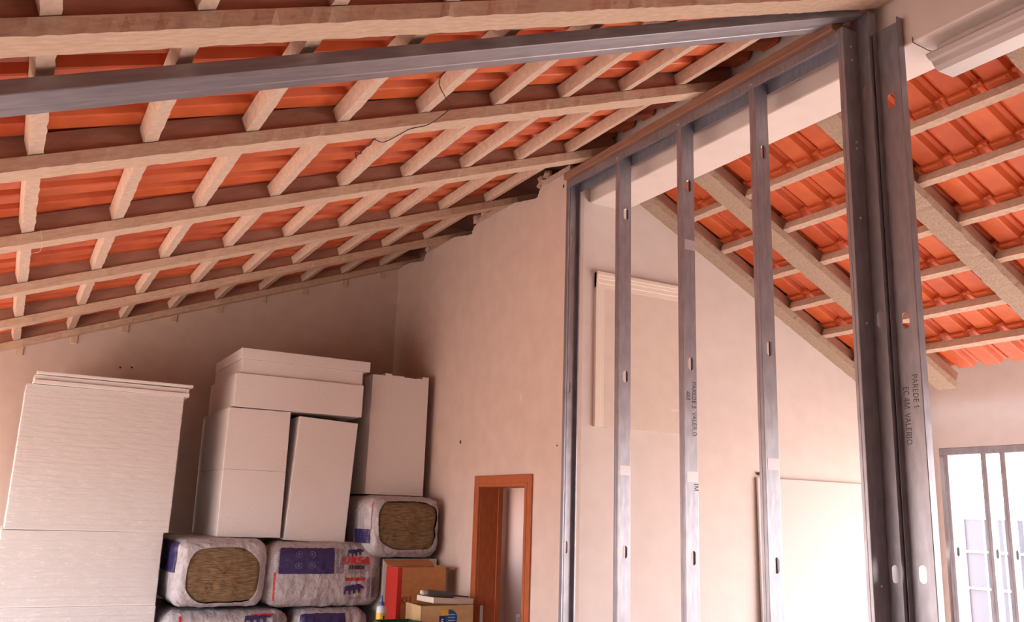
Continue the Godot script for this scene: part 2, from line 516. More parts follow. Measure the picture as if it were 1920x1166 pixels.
# a roof tile: x across, y outward normal, z down the slope from its head
func tile(length: float, lugs: bool) -> Mesh:
	var prof := [Vector2(0, 0.038), Vector2(0.014, 0.044), Vector2(0.030, 0.036), Vector2(0.046, 0.004), Vector2(0.056, 0), Vector2(0.166, 0), Vector2(0.174, 0.004), Vector2(0.190, 0.038), Vector2(0.202, 0.047), Vector2(0.222, 0.050), Vector2(0.243, 0.050)]
	var st := begin()
	var th := 0.011
	var jit := rng.randf_range(-0.002, 0.002)
	var p := func(q, z, up): return Vector3(prof[q].x, prof[q].y + 0.018 * z / length + (th if up else 0.0) + jit * z / length, z)
	for q in prof.size() - 1:
		var e: Vector2 = prof[q + 1] - prof[q]
		var up := Vector3(-e.y, e.x, 0)
		quad(st, p.call(q, 0.0, false), p.call(q + 1, 0.0, false), p.call(q + 1, length, false), p.call(q, length, false), -up)
		quad(st, p.call(q, 0.0, true), p.call(q + 1, 0.0, true), p.call(q + 1, length, true), p.call(q, length, true), up)
		quad(st, p.call(q, 0.0, false), p.call(q + 1, 0.0, false), p.call(q + 1, 0.0, true), p.call(q, 0.0, true), Vector3(0, 0, -1))
		quad(st, p.call(q, length, false), p.call(q + 1, length, false), p.call(q + 1, length, true), p.call(q, length, true), Vector3(0, 0, 1))
	for q in [0, prof.size() - 1]:
		quad(st, p.call(q, 0.0, false), p.call(q, length, false), p.call(q, length, true), p.call(q, 0.0, true), Vector3(-1 if q == 0 else 1, 0, 0))
	# head rib, nibs and the stop under the roll
	box(st, Vector3(0.056, -0.008, 0.0), Vector3(0.166, 0.002, 0.016), 0.002)
	if not lugs: return st.commit()
	box(st, Vector3(0.196, 0.022, 0.0), Vector3(0.236, 0.05, 0.03), 0.006)
	box(st, Vector3(0.0, 0.018, 0.0), Vector3(0.034, 0.04, 0.022), 0.006)
	return st.commit()

func roof_left() -> void:
	var root := thing("roof_left", "left roof slope of orange clay tiles on cream battens", "roof", Vector3.ZERO, "", "structure")
	var slope := Basis(Vector3.BACK, PITCH_L)
	# the battens sit on the joists' flanges, bay by bay
	var bays := [[-1.46, -2.46], [-2.56, -3.575], [-3.665, -4.71], [-4.80, -5.87], [-5.955, -7.04], [-7.125, -8.2]]
	var variants := []
	for k in 4:
		var stb := begin()
		chipped_batten(stb, 1.0, 0.052, 0.062, float(k) * 13.0)
		variants.append(stb.commit())
	for b in bays.size():
		for k in range(-1, 9):
			var x := -0.06 + 0.381 * k
			var zn: float = bays[b][0]
			var zf: float = bays[b][1]
			var at := Transform3D(slope * Basis.from_scale(Vector3(1, 1, zn - zf)), Vector3(x, left_y(x), zf) + slope.y * 0.056)
			put("batten", variants[(k + b * 3 + 8) % 4], M.batten, root, at)
	# tiles
	var gauge := 0.381 / cos(PITCH_L)
	var meshes := [tile(gauge + 0.055, false), tile(gauge + 0.055, false), tile(gauge + 0.055, false)]
	var tb := Basis(Vector3(0, 0, 1), Vector3(-sin(PITCH_L), cos(PITCH_L), 0), Vector3(-cos(PITCH_L), -sin(PITCH_L), 0))
	for c in 30:
		var z := -8.37 + TILE_P * c
		for k in 10:
			var x := -0.06 + 0.381 * k + 0.052
			if c > 27 and k > 7: continue
			var pos := Vector3(x, left_y(x), z) + slope.y * (0.122 + rng.randf_range(-0.001, 0.002))
			put("roof_tile", meshes[rng.randi() % 3], M["clay_%d" % (rng.randi() % 4)], root, Transform3D(tb, pos))
	# joists, each a thing of its own
	var labels := ["broad cream-edged rafter crossing the top of the photo, above the steel header channel", "rafter just below the steel header channel, a thin dark wire looping along it", "second rafter below the steel header channel, running into the top of the stud frame", "third rafter below the header channel, its end in the wall pocket nearest the studs", "fourth rafter below the header channel, its end in the middle wall pocket", "last rafter, lying along the top of the far gable wall behind the packs"]
	var zs := [-2.508, -3.618, -4.752, -5.912, -7.082, -8.15]
	var ends := [3.38, 3.38, 3.38, 3.44, 3.44, 3.40]
	for k in zs.size():
		var r := thing("rafter", labels[k], "rafter", Vector3(0, left_y(0.0), zs[k]), "rafters of the left roof slope", "structure")
		r.basis = slope
		var half: float = 0.0625 if k < 5 else 0.05
		put("flange", joist(-2.0 / cos(PITCH_L), ends[k] / cos(PITCH_L), half, k * 31.0), M.concrete, r)
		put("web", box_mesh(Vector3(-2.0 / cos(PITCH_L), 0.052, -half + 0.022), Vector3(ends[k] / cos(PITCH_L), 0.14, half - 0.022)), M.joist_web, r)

func chipped_batten(st: SurfaceTool, length: float, w: float, h: float, seed_v: float) -> void:
	var prof := [Vector2(0, 0), Vector2(w, 0), Vector2(w, h), Vector2(0, h)]
	var n := 24
	var prev := []
	for k in n + 1:
		var z := length * k / n
		var cur := []
		for q in 4:
			var v: Vector2 = prof[q]
			var jx := 0.0
			if q < 2: jx = rough_noise.get_noise_2d(z * 16.0 + seed_v, q * 30.0) * 0.006
			cur.append(Vector3(v.x + jx, v.y, z))
		if k > 0:
			for q in 4:
				var r := (q + 1) % 4
				var e: Vector2 = prof[r] - prof[q]
				quad(st, prev[q], prev[r], cur[r], cur[q], Vector3(e.y, -e.x, 0))
		if k == 0 or k == n:
			quad(st, cur[0], cur[1], cur[2], cur[3], Vector3(0, 0, -1 if k == 0 else 1))
		prev = cur

func roof_right() -> void:
	var root := thing("roof_right", "right roof slope of orange clay tiles seen through the metal studs", "roof", Vector3.ZERO, "", "structure")
	var slope := Basis(Vector3.BACK, -PITCH_R)
	var bays := [[-4.95, -4.45], [-4.31, -3.365], [-3.245, -2.275], [-2.155, -1.2]]
	var stb := begin()
	chipped_batten(stb, 1.0, 0.045, 0.062, 77.0)
	var bm := stb.commit()
	for b in bays.size():
		for k in range(-1, 6):
			var x := 4.182 + 0.3515 * k - 0.042
			var zn: float = maxf(bays[b][0], bays[b][1])
			var zf: float = minf(bays[b][0], bays[b][1])
			var at := Transform3D(slope * Basis.from_scale(Vector3(1, 1, zn - zf)), Vector3(x, right_y(x), zf) + slope.y * 0.056)
			put("batten", bm, M.batten, root, at)
	var gauge := 0.3515 / cos(PITCH_R)
	var meshes := [tile(gauge + 0.05, true), tile(gauge + 0.05, true), tile(gauge + 0.05, true)]
	var tb := Basis(Vector3(0, 0, -1), Vector3(sin(PITCH_R), cos(PITCH_R), 0), Vector3(cos(PITCH_R), -sin(PITCH_R), 0))
	for c in 18:
		var z := -4.279 + 0.166 + TILE_P * (c - 4) 
		for k in range(-1, 6):
			var x := 4.182 + 0.3515 * k - 0.085
			var pos := Vector3(x, right_y(x), z + 0.056 - 0.056) + slope.y * (0.122 + rng.randf_range(-0.001, 0.002))
			put("roof_tile", meshes[rng.randi() % 3], M["clay_%d" % (rng.randi() % 4)], root, Transform3D(tb, pos))
	var zs := [-5.0, -4.385, -3.305, -2.215]
	var half := [0.06, 0.078, 0.075, 0.075]
	var labels := ["grey rafter bedded along the sloping top of the gable wall behind the studs", "wide speckled rafter of the right slope, its cut end showing past the eaves", "speckled rafter of the right slope crossing just right of the tallest studs", "speckled rafter of the right slope beside the tube light, at the photo edge"]
	for k in zs.size():
		var r := thing("rafter", labels[k], "rafter", Vector3(3.6, right_y(3.6), zs[k]), "rafters of the right roof slope", "structure")
		r.basis = slope
		put("flange", joist(0.0, (6.30 - 3.6) / cos(PITCH_R), half[k], 200.0 + k * 17.0), M.concrete_grey, r)
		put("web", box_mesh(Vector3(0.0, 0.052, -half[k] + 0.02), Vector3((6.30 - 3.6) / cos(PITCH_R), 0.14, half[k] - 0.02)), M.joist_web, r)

func ridge() -> void:
	structure("ridge_beam", box_mesh(Vector3(3.394, 3.98, GABLE_Z), Vector3(3.70, 4.5, 4.0), 0.006), M.plaster_white, "white plastered ridge beam running above the stud partition", "beam")
	var st := begin()
	box(st, Vector3(3.165, 4.102, -5.05), Vector3(3.39, 4.155, -2.665), 0.004)
	structure("trim_1", st.commit(), M.wood_plate, "brown timber plate between the partition track and the rafter ends", "timber plate")
	st = begin()
	for q in [[-5.45, -5.06], [-6.53, -5.99], [-7.545, -7.15]]:
		box(st, Vector3(3.218, 4.10, q[0]), Vector3(3.34, 4.236, q[1]), 0.008)
	structure("trim_2", st.commit(), M.mortar, "rough mortar bed set back along the top of the door wall", "mortar")

# ------------------------------------------------------------------ metal partition
# a flat sheet from u0 to u1, v0 to v1, with slots that share one centre line
func punched(st: SurfaceTool, u0: float, u1: float, v0: float, v1: float, t: float, cu: float, holes: Array, hw: float, hh: float, place: Callable) -> void:
	var hs := holes.duplicate()
	hs.sort()
	var n := 6
	for side in [0, 1]:
		var w: float = t * side
		var out: Vector3 = place.call(u0, v0, t * 2.0 * side - t) - place.call(u0, v0, 0.0)
		var face := func(a, b, c, d): quad(st, place.call(a.x, a.y, w), place.call(b.x, b.y, w), place.call(c.x, c.y, w), place.call(d.x, d.y, w), out)
		face.call(Vector2(u0, v0), Vector2(cu - hw, v0), Vector2(cu - hw, v1), Vector2(u0, v1))
		face.call(Vector2(cu + hw, v0), Vector2(u1, v0), Vector2(u1, v1), Vector2(cu + hw, v1))
		var low := v0
		for h in hs:
			face.call(Vector2(cu - hw, low), Vector2(cu + hw, low), Vector2(cu + hw, h - hh), Vector2(cu - hw, h - hh))
			low = h + hh
			for e in [-1.0, 1.0]:
				var cv: float = h + e * (hh - hw)
				for q in [-1.0, 1.0]:
					for k in n:
						var a := PI / 2 * k / n
						var b := PI / 2 * (k + 1) / n
						var pa := Vector2(cu + q * cos(a) * hw, cv + e * sin(a) * hw)
						var pb := Vector2(cu + q * cos(b) * hw, cv + e * sin(b) * hw)
						face.call(pa, pb, Vector2(pb.x, h + e * hh), Vector2(pa.x, h + e * hh))
		face.call(Vector2(cu - hw, low), Vector2(cu + hw, low), Vector2(cu + hw, v1), Vector2(cu - hw, v1))
	for h in hs:
		var ring := slot_hole(cu, h, hw, hh)
		for k in ring.size():
			var a := ring[k]
			var b := ring[(k + 1) % ring.size()]
			var m := (a + b) / 2.0
			quad(st, place.call(a.x, a.y, 0.0), place.call(b.x, b.y, 0.0), place.call(b.x, b.y, t), place.call(a.x, a.y, t), place.call(cu, h, 0.0) - place.call(m.x, m.y, 0.0))
	for e in [[u0, -1.0], [u1, 1.0]]:
		quad(st, place.call(e[0], v0, 0.0), place.call(e[0], v1, 0.0), place.call(e[0], v1, t), place.call(e[0], v0, t), place.call(e[0] + e[1], v0, 0.0) - place.call(e[0], v0, 0.0))

func slot_hole(cu: float, cv: float, hw: float, hh: float) -> PackedVector2Array:
	var o := PackedVector2Array()
	for k in 9: o.append(Vector2(cu + cos(PI * k / 8.0) * hw, cv + hh - hw + sin(PI * k / 8.0) * hw))
	for k in 9: o.append(Vector2(cu - cos(PI * k / 8.0) * hw, cv - hh + hw - sin(PI * k / 8.0) * hw))
	return o

# a C stud standing on the floor: web faces +z at z = 0 from x = 0 to w, flanges go back to -f
func stud_parts(root: Node3D, w: float, f: float, tall: float, holes: Array, right_flange := true) -> void:
	var t := 0.0018
	var st := begin()
	var zplace := func(u, v, q): return Vector3(u, v, q - t)
	punched(st, 0.003, w - 0.003, 0.0, tall, t, w * 0.57, holes, 0.018, 0.037, zplace)
	put("web", st.commit(), M.steel, root)
	for s in ([0, 1] if right_flange else [0]):
		st = begin()
		var x := 0.0 if s == 0 else w
		var d := 1.0 if s == 0 else -1.0
		# rounded corner, flange with a shallow groove, and the lip
		var pr := PackedVector2Array([Vector2(0.003, 0), Vector2(0.0009, -0.0009), Vector2(0, -0.003), Vector2(0, -f * 0.42), Vector2(0.0015, -f * 0.47), Vector2(0.0015, -f * 0.53), Vector2(0, -f * 0.58), Vector2(0, -f), Vector2(0.009, -f), Vector2(0.009, -f + t), Vector2(t, -f + t), Vector2(t, -f * 0.58), Vector2(t + 0.0015, -f * 0.53), Vector2(t + 0.0015, -f * 0.47), Vector2(t, -f * 0.42), Vector2(t, -0.004), Vector2(0.003, -t)])
		slab(st, pr, 0.0, tall, func(u, v, q): return Vector3(x + d * u, q, v))
		put("flange", st.commit(), M.steel, root)

func handwriting(root: Node3D, text: String, height: float, at: Transform3D, called := "handwriting") -> void:
	var tm := TextMesh.new()
	var f := SystemFont.new()
	f.font_names = PackedStringArray(["Droid Sans"])
	f.font_italic = true
	tm.font = f
	tm.text = text
	tm.font_size = 32
	tm.pixel_size = height / 32.0 * 1.35
	tm.depth = 0.0006
	put(called, tm, M.ink, root, at)

func partition() -> void:
	# top track along the partition
	var tr := thing("metal_track", "galvanised top track running level over the stud partition", "track", Vector3(WALL_X - 0.002, 0, 0))
	var st := begin()
	var pr := PackedVector2Array([Vector2(-0.001, 4.10), Vector2(0.101, 4.10), Vector2(0.101, 4.03), Vector2(0.099, 4.03), Vector2(0.099, 4.098), Vector2(0.001, 4.098), Vector2(0.001, 4.045), Vector2(-0.001, 4.045)])
	slab(st, pr, GABLE_Z + 0.001, -2.67, func(u, v, q): return Vector3(u, v, q))
	put("channel", st.commit(), M.steel, tr)
	for z in [-4.43, -3.82, -3.22]:
		st = begin()
		lathe(st, [Vector2(0.0, 0.0), Vector2(0.005, 0.0008), Vector2(0.0042, 0.0028), Vector2(0, 0.003)], 10)
		for dz in [0.0, 0.014]:
			put("screw", st.commit(), M.screw, tr, Transform3D(Basis(Vector3.BACK, PI / 2), Vector3(-0.001, 4.068, z - 0.012 - dz)))
	var hs := [3.69, 2.64, 1.595, 0.55]
	# stud against the wall end: seen from its open side, web towards the wall
	var s0 := thing("metal_stud", "dark metal stud fixed to the end of the door wall", "stud", Vector3(WALL_X - 0.004, 0, GABLE_Z + 0.004), "studs of the partition")
	open_stud(s0, 0.105, 0.03, 4.09, hs)
	var labels := ["slim metal stud next to the wall stud, in front of the boarded window edge", "metal stud with vertical handwriting, in front of the white gable wall", "metal stud whose foot stands before the leaning white plasterboard"]
	var zz := [-4.430, -3.8185, -3.2215]
	for k in 3:
		var s := thing("metal_stud", labels[k], "stud", Vector3(WALL_X, 0.002, zz[k]), "studs of the partition")
		stud_parts(s, 0.095, 0.040, 4.09, hs)
		# a paper band round the splice
		var y: float = [2.07, 2.02, 2.07][k]
		put("sticker", box_mesh(Vector3(0.016, y - 0.028, 0.0), Vector3(0.0945, y + 0.028, 0.0008)), M.sticker, s)
		if k == 1:
			put("sticker", box_mesh(Vector3(0.02, 3.30, 0.0), Vector3(0.0945, 3.36, 0.0006)), M.sticker, s)
			var turn := Basis(Vector3.BACK, -PI / 2)
			handwriting(s, "PAREDE 3  VALER.O", 0.026, Transform3D(turn, Vector3(0.072, 2.39, 0.0006)))
			handwriting(s, "4M", 0.026, Transform3D(turn, Vector3(0.03, 2.46, 0.0006)))
			handwriting(s, "IM", 0.026, Transform3D(turn, Vector3(0.08, 1.965, 0.0012)))
	# corner post of two studs screwed together
	var cs := thing("corner_stud", "wide double metal stud at the near corner of the partition", "stud", Vector3(WALL_X, 0.002, -2.632))
	stud_parts(cs, 0.0985, 0.034, 4.11, [])
	st = begin()
	var yz := func(u, v, q): return Vector3(0.099 + q, v, u)
	punched(st, -0.03, 0.064, 0.0, 4.18, 0.0018, 0.032, [3.785, 2.69, 1.60, 0.55], 0.016, 0.037, yz)
	put("inner_web", st.commit(), M.steel, cs)
	st = begin()
	slab(st, PackedVector2Array([Vector2(0.0985, 0.0625), Vector2(0.0985, 0.0655), Vector2(0.152, 0.0655), Vector2(0.152, 0.054), Vector2(0.150, 0.054), Vector2(0.150, 0.0637), Vector2(0.1, 0.0637)]), 0.0, 4.19, func(u, v, q): return Vector3(u, q, v))
	put("inner_flange", st.commit(), M.steel, cs)
	for h in [4.02, 3.95, 3.53, 3.50, 3.16, 2.67, 1.55]:
		st = begin()
		lathe(st, [Vector2(0.0, 0.004), Vector2(0.0045, 0.003), Vector2(0.006, 0.0)], 10)
		put("screw", st.commit(), M.screw, cs, Transform3D(Basis(Vector3.RIGHT, PI / 2), Vector3(0.05, h, 0.0005)))
	# last stud, turned the other way
	var ls := thing("metal_stud", "dark blue-grey metal stud with handwriting, right of the double corner stud", "stud", Vector3(3.35, 0.002, -2.555), "studs of the partition")
	st = begin()
	punched(st, -0.112, 0.104, 0.0, 4.09, 0.0018, 0.049, [3.715, 2.675, 1.605, 0.55], 0.018, 0.037, func(u, v, q): return Vector3(q, v, u))
	put("web", st.commit(), M.steel, ls)
	st = begin()
	slab(st, PackedVector2Array([Vector2(0, 0.1035), Vector2(0.001, 0.1055), Vector2(0.003, 0.1065), Vector2(0.042, 0.1065), Vector2(0.042, 0.097), Vector2(0.040, 0.097), Vector2(0.040, 0.1045), Vector2(0.002, 0.1045)]), 0.0, 4.12, func(u, v, q): return Vector3(u, q, v))
	put("flange", st.commit(), M.steel, ls)
	st = begin()
	slab(st, PackedVector2Array([Vector2(-0.03, -0.006), Vector2(0.04, -0.006), Vector2(0.04, -0.004), Vector2(-0.03, -0.004)]), 0.0, 4.07, func(u, v, q): return Vector3(u, q, v))
	put("rear_flange", st.commit(), M.steel, ls)
	var face := Basis(Vector3.UP, -PI / 2) * Basis(Vector3.BACK, -PI / 2)
	handwriting(ls, "PAREDE 1", 0.026, Transform3D(face, Vector3(-0.0004, 2.36, 0.072)))
	handwriting(ls, "EC 4M  VALERIO", 0.026, Transform3D(face, Vector3(-0.0004, 2.26, 0.026)))
	# sloping header channel under the left roof
	var hd := thing("header_channel", "long grey steel channel sloping across the left roof to the corner stud", "channel", Vector3(0, 2.99 - 0.024, -2.80))
	var fall := atan2(0.19, 3.46)
	hd.basis = Basis(Vector3.UP, -fall) * Basis(Vector3.BACK, 0.352)
	st = begin()
	# web up, near flange down with a rolled lip, a second profile nested behind
	var near := PackedVector2Array([Vector2(0.035, 0.047), Vector2(0.0352, 0.004), Vector2(0.033, 0.0005), Vector2(0.028, 0.0), Vector2(-0.022, -0.003), Vector2(-0.0255, 0.0), Vector2(-0.026, 0.047)])
	slab(st, near, -1.95, 3.50, func(u, v, q): return Vector3(q, v, u))
	put("near_channel", st.commit(), M.steel_long, hd)
	st = begin()
	slab(st, PackedVector2Array([Vector2(-0.0275, 0.047), Vector2(-0.0275, 0.006), Vector2(-0.031, 0.003), Vector2(-0.075, 0.0035), Vector2(-0.08, 0.006), Vector2(-0.085, 0.0035), Vector2(-0.136, 0.003), Vector2(-0.139, 0.006), Vector2(-0.139, 0.047)]), -1.95, 3.48, func(u, v, q): return Vector3(q, v, u))
	put("rear_channel", st.commit(), M.steel_long, hd)

# the stud at the wall, its open side to the room
func open_stud(root: Node3D, w: float, f: float, tall: float, holes: Array) -> void:
	var st := begin()
	punched(st, 0.001, w - 0.001, 0.0, tall, 0.0018, w * 0.42, holes, 0.014, 0.04, func(u, v, q): return Vector3(u, v, q))
	put("web", st.commit(), M.steel, root)
	st = begin()
	slab(st, PackedVector2Array([Vector2(w * 0.26, 0.002), Vector2(w * 0.29, 0.006), Vector2(w * 0.40, 0.006), Vector2(w * 0.43, 0.002)]), 0.0, tall, func(u, v, q): return Vector3(u, q, v))
	put("rib", st.commit(), M.steel, root)
	for s in [0, 1]:
		st = begin()
		var x := 0.0 if s == 0 else w
		var d := 1.0 if s == 0 else -1.0
		slab(st, PackedVector2Array([Vector2(0, 0), Vector2(0, f), Vector2(0.01, f), Vector2(0.01, f - 0.0018), Vector2(0.0018, f - 0.0018), Vector2(0.0018, 0)]), 0.0, tall, func(u, v, q): return Vector3(x + d * u, q, v))
		put("flange", st.commit(), M.steel, root)

# ------------------------------------------------------------------ door
func door_set() -> void:
	var d := thing("door_1", "open doorway with an orange-brown wooden frame beside the boxes", "door frame", Vector3(WALL_X, 0, 0), "", "structure")
	var z0 := -6.29
	var z1 := -5.42
	# casing boards, moulded in two steps
	for s in [0, 1]:
		var za := z0 if s == 0 else z1 - 0.085
		var st := begin()
		box(st, Vector3(-0.016, 0, za), Vector3(0.0, 2.07, za + 0.085), 0.003)
		var zi := za + 0.055 if s == 0 else za
		box(st, Vector3(-0.021, 0, zi), Vector3(-0.014, 2.015, zi + 0.03), 0.004)
		put("casing", st.commit(), M.oak, d)
	var st2 := begin()
	box(st2, Vector3(-0.0165, 1.99, z0 + 0.0855), Vector3(0.0, 2.07, z1 - 0.0855), 0.003)
	box(st2, Vector3(-0.0215, 1.985, z0 + 0.0855), Vector3(-0.014, 2.012, z1 - 0.0855), 0.004)
	put("head_casing", st2.commit(), M.oak, d)
	for s in [0, 1]:
		var zc := z0 + 0.085 if s == 0 else z1 - 0.085
		var dd := 1.0 if s == 0 else -1.0
		var st := begin()
		box(st, Vector3(0.0, 0, minf(zc - dd * 0.03, zc)), Vector3(0.19, 2.0, maxf(zc - dd * 0.03, zc)), 0.002)
		box(st, Vector3(0.15, 0, minf(zc, zc + dd * 0.012)), Vector3(0.19, 1.985, maxf(zc, zc + dd * 0.012)), 0.002)
		var jamb := put("jamb", st.commit(), M.oak, d)
		if s == 0: put("strike_plate", box_mesh(Vector3(0.03, 0.98, z0 + 0.0845), Vector3(0.055, 1.12, z0 + 0.087)), M.screw, jamb)
	st2 = begin()
	box(st2, Vector3(0.0, 1.985, z0 + 0.0855), Vector3(0.19, 2.015, z1 - 0.0855), 0.002)
	put("head_jamb", st2.commit(), M.oak, d)
	var sw := thing("light_switch", "white light switch on the wall inside the doorway", "switch", Vector3(4.597, 0.79, -8.0))
	put("plate", box_mesh(Vector3(-0.01, -0.04, -0.04), Vector3(0.002, 0.04, 0.04), 0.004), M.switch_white, sw)
	put("rocker", box_mesh(Vector3(-0.015, -0.022, -0.022), Vector3(-0.009, 0.022, 0.022), 0.003), M.switch_white, sw)

# ------------------------------------------------------------------ things on the gable
func gable_things() -> void:
	var b := thing("boarded_window", "cream boarded-up window with moulded casing, behind the first slim stud", "boarded window", Vector3(3.446, 2.39, GABLE_Z))
	var w := 0.86
	var h := 1.085
	put("board", box_mesh(Vector3(0.045, 0, 0), Vector3(w - 0.045, h - 0.05, 0.014), 0.002), M.board_cream, b)
	var st := begin()
	var prof := PackedVector2Array([Vector2(0, 0), Vector2(0, 0.045), Vector2(0.022, 0.045), Vector2(0.026, 0.037), Vector2(0.045, 0.035), Vector2(0.049, 0.03), Vector2(0.075, 0.028), Vector2(0.08, 0.021), Vector2(0.11, 0.019), Vector2(0.11, 0)])
	slab(st, prof, 0.0, w, func(u, v, q): return Vector3(q, h - u, v))
	put("head_moulding", st.commit(), M.casing_paint, b)
	for s in [0, 1]:
		st = begin()
		slab(st, prof, 0.0, h - 0.002, func(u, v, q): return Vector3(u if s == 0 else w - u, q, v * 0.55))
		put("side_moulding", st.commit(), M.casing_paint, b)
	put("stain", box_mesh(Vector3(0.66, 0.16, 0.013), Vector3(0.77, 0.175, 0.0146)), M.casing_paint, b)
	put("knob", lump(0.012, 3), M.dust, b, Transform3D(Basis.IDENTITY, Vector3(0.785, 0.42, 0.016)))
	var p := thing("plasterboard_sheet", "white plasterboard sheet leaning on the gable wall behind the stud foot", "plasterboard", Vector3(4.915, 0.0, GABLE_Z + 0.045))
	p.basis = Basis(Vector3.RIGHT, -0.015)
	put("face", box_mesh(Vector3(0.003, 0.0, 0.0), Vector3(1.217, 2.118, 0.0125), 0.001), M.plasterboard, p)
	put("paper_edge", box_mesh(Vector3(0, 0, -0.002), Vector3(0.004, 2.118, 0.011), 0.001), M.board_edge, p)
	var n := thing("nail", "small dark nail in the gable wall above the leaning plasterboard corner", "nail", Vector3(4.94, 2.147, GABLE_Z))
	st = begin()
	lathe(st, [Vector2(0, 0), Vector2(0.006, 0), Vector2(0.006, 0.012), Vector2(0.014, 0.013), Vector2(0.012, 0.018), Vector2(0, 0.02)], 12)
	put("head", st.commit(), M.dust, n, Transform3D(Basis(Vector3.RIGHT, PI / 2), Vector3.ZERO))

# ------------------------------------------------------------------ the bright opening
func right_opening() -> void:
	var tr := thing("metal_track", "washed-out metal track under the lintel of the bright side opening", "track", Vector3(RIGHT_X, 0, 0))
	put("channel", box_mesh(Vector3(0.0, 2.40, -5.0), Vector3(0.1, 2.458, 1.55), 0.002), M.steel, tr)
	var zs := [-4.945, -4.60, -4.435, -4.0, -3.4, -2.8, -2.2, -1.6, -1.0]
	var labels := ["washed-out metal stud at the corner end of the bright opening", "pale metal stud in front of the window panes in the bright opening", "grey metal stud nearest the photo's right edge in the bright opening"]
	for k in 3:
		var s := thing("metal_stud", labels[k], "stud", Vector3(RIGHT_X + 0.004, 0.002, zs[k] + 0.02), "studs of the side opening")
		stud_parts(s, 0.09, 0.045, 2.40, [1.6, 0.6])
	# glazed leaf standing just outside, between the studs
	var w := thing("window_1", "tall white window leaf with blue-grey panes beyond the side opening", "window", Vector3(7.8, 0.0, -5.42), "", "structure")
	var wide := 0.86
	var top := 2.0
	for s in [0, 1]:
		put("stile", box_mesh(Vector3(-0.025, 0.1, 0.0 if s == 0 else wide - 0.06), Vector3(0.025, top, 0.06 if s == 0 else wide), 0.004), M.frame_white, w)
	for y in [0.1, 1.90]:
		put("rail", box_mesh(Vector3(-0.025, y, 0.06), Vector3(0.025, y + 0.1, wide - 0.06), 0.004), M.frame_white, w)
	for y in [0.62, 0.94, 1.26, 1.58]:
		put("glazing_bar", box_mesh(Vector3(-0.016, y, 0.06), Vector3(0.016, y + 0.022, wide - 0.06), 0.003), M.frame_white, w)
	for z in [0.24, 0.43, 0.62]:
		put("glazing_bar", box_mesh(Vector3(-0.0145, 0.2, z), Vector3(0.0145, 1.9, z + 0.02), 0.003), M.frame_white, w)
	var ys := [0.2, 0.642, 0.962, 1.282, 1.602, 1.90]
	var zc := [0.06, 0.26, 0.45, 0.64, 0.80]
	for a in 5:
		for b in 4:
			put("pane", box_mesh(Vector3(-0.003, ys[a], zc[b]), Vector3(0.003, ys[a + 1] - 0.022, zc[b + 1] - (0.02 if b < 3 else 0.0))), M.shutter_grey, w)
	structure("trim_3", box_mesh(Vector3(7.75, 2.24, -6.2), Vector3(7.85, 2.30, 3.0), 0.003), M.frame_white, "pale outer beam seen through the bright opening", "beam")

# ------------------------------------------------------------------ tube light under the ridge beam
func tube_light() -> void:
	var o := thing("tube_light", "dusty unlit tube light with a ribbed white cover under the ridge beam", "light fixture", Vector3(3.56, 3.978, -2.36))
	var long := 1.27
	var st := begin()
	slab(st, PackedVector2Array([Vector2(-0.055, 0), Vector2(-0.06, -0.04), Vector2(-0.035, -0.055), Vector2(0.075, -0.055), Vector2(0.1, -0.04), Vector2(0.095, 0)]), 0.0, long, func(u, v, q): return Vector3(u, v, q))
	put("tray", st.commit(), M.lamp_body, o)
	st = begin()
	slab(st, PackedVector2Array([Vector2(-0.115, -0.062), Vector2(-0.11, -0.052), Vector2(-0.035, -0.05), Vector2(0.075, -0.05), Vector2(0.118, -0.054), Vector2(0.12, -0.062), Vector2(0.095, -0.105), Vector2(0.075, -0.118), Vector2(-0.03, -0.118), Vector2(-0.06, -0.104), Vector2(-0.075, -0.084), Vector2(-0.095, -0.078)]), -0.02, long + 0.02, func(u, v, q): return Vector3(u, v, q))
	put("cover", st.commit(), M.lamp_diffuser, o)
	st = begin()
	tube(st, smooth_path([Vector3(-0.169, 0.026, -0.044), Vector3(-0.168, 0.004, -0.043), Vector3(-0.163, -0.002, -0.042), Vector3(-0.10, -0.008, -0.04), Vector3(-0.045, -0.012, -0.035), Vector3(-0.03, -0.02, 0.02)]), 0.0018)
	put("lead_wire", st.commit(), M.wire_black, o)

# ------------------------------------------------------------------ white foam packs
func board_pack(called: String, label: String, at: Vector3, size: Vector3, count: int, film: bool, lean := 0.0, group := "") -> Node3D:
	var o := thing(called, label, "foam pack", at, group)
	if lean != 0.0: o.basis = Basis(Vector3.BACK, lean)
	var t := size.y / count
	for k in count:
		var dx := rng.randf_range(-0.0015, 0.0015)
		var dz := rng.randf_range(-0.0006, 0.0006)
		put("foam_board", box_mesh(Vector3(dx, t * k, -size.z + dz), Vector3(size.x + dx, t * (k + 1) - 0.0003, dz), 0.0006), M.foam_board, o)
	if film:
		var st := begin()
		var lo := Vector3(-0.006, 0.004, -size.z - 0.006)
		var hi := Vector3(size.x + 0.006, size.y - 0.002, 0.006)
		box(st, lo, hi, 0.01)
		put("wrap_film", st.commit(), M.film, o)
	return o

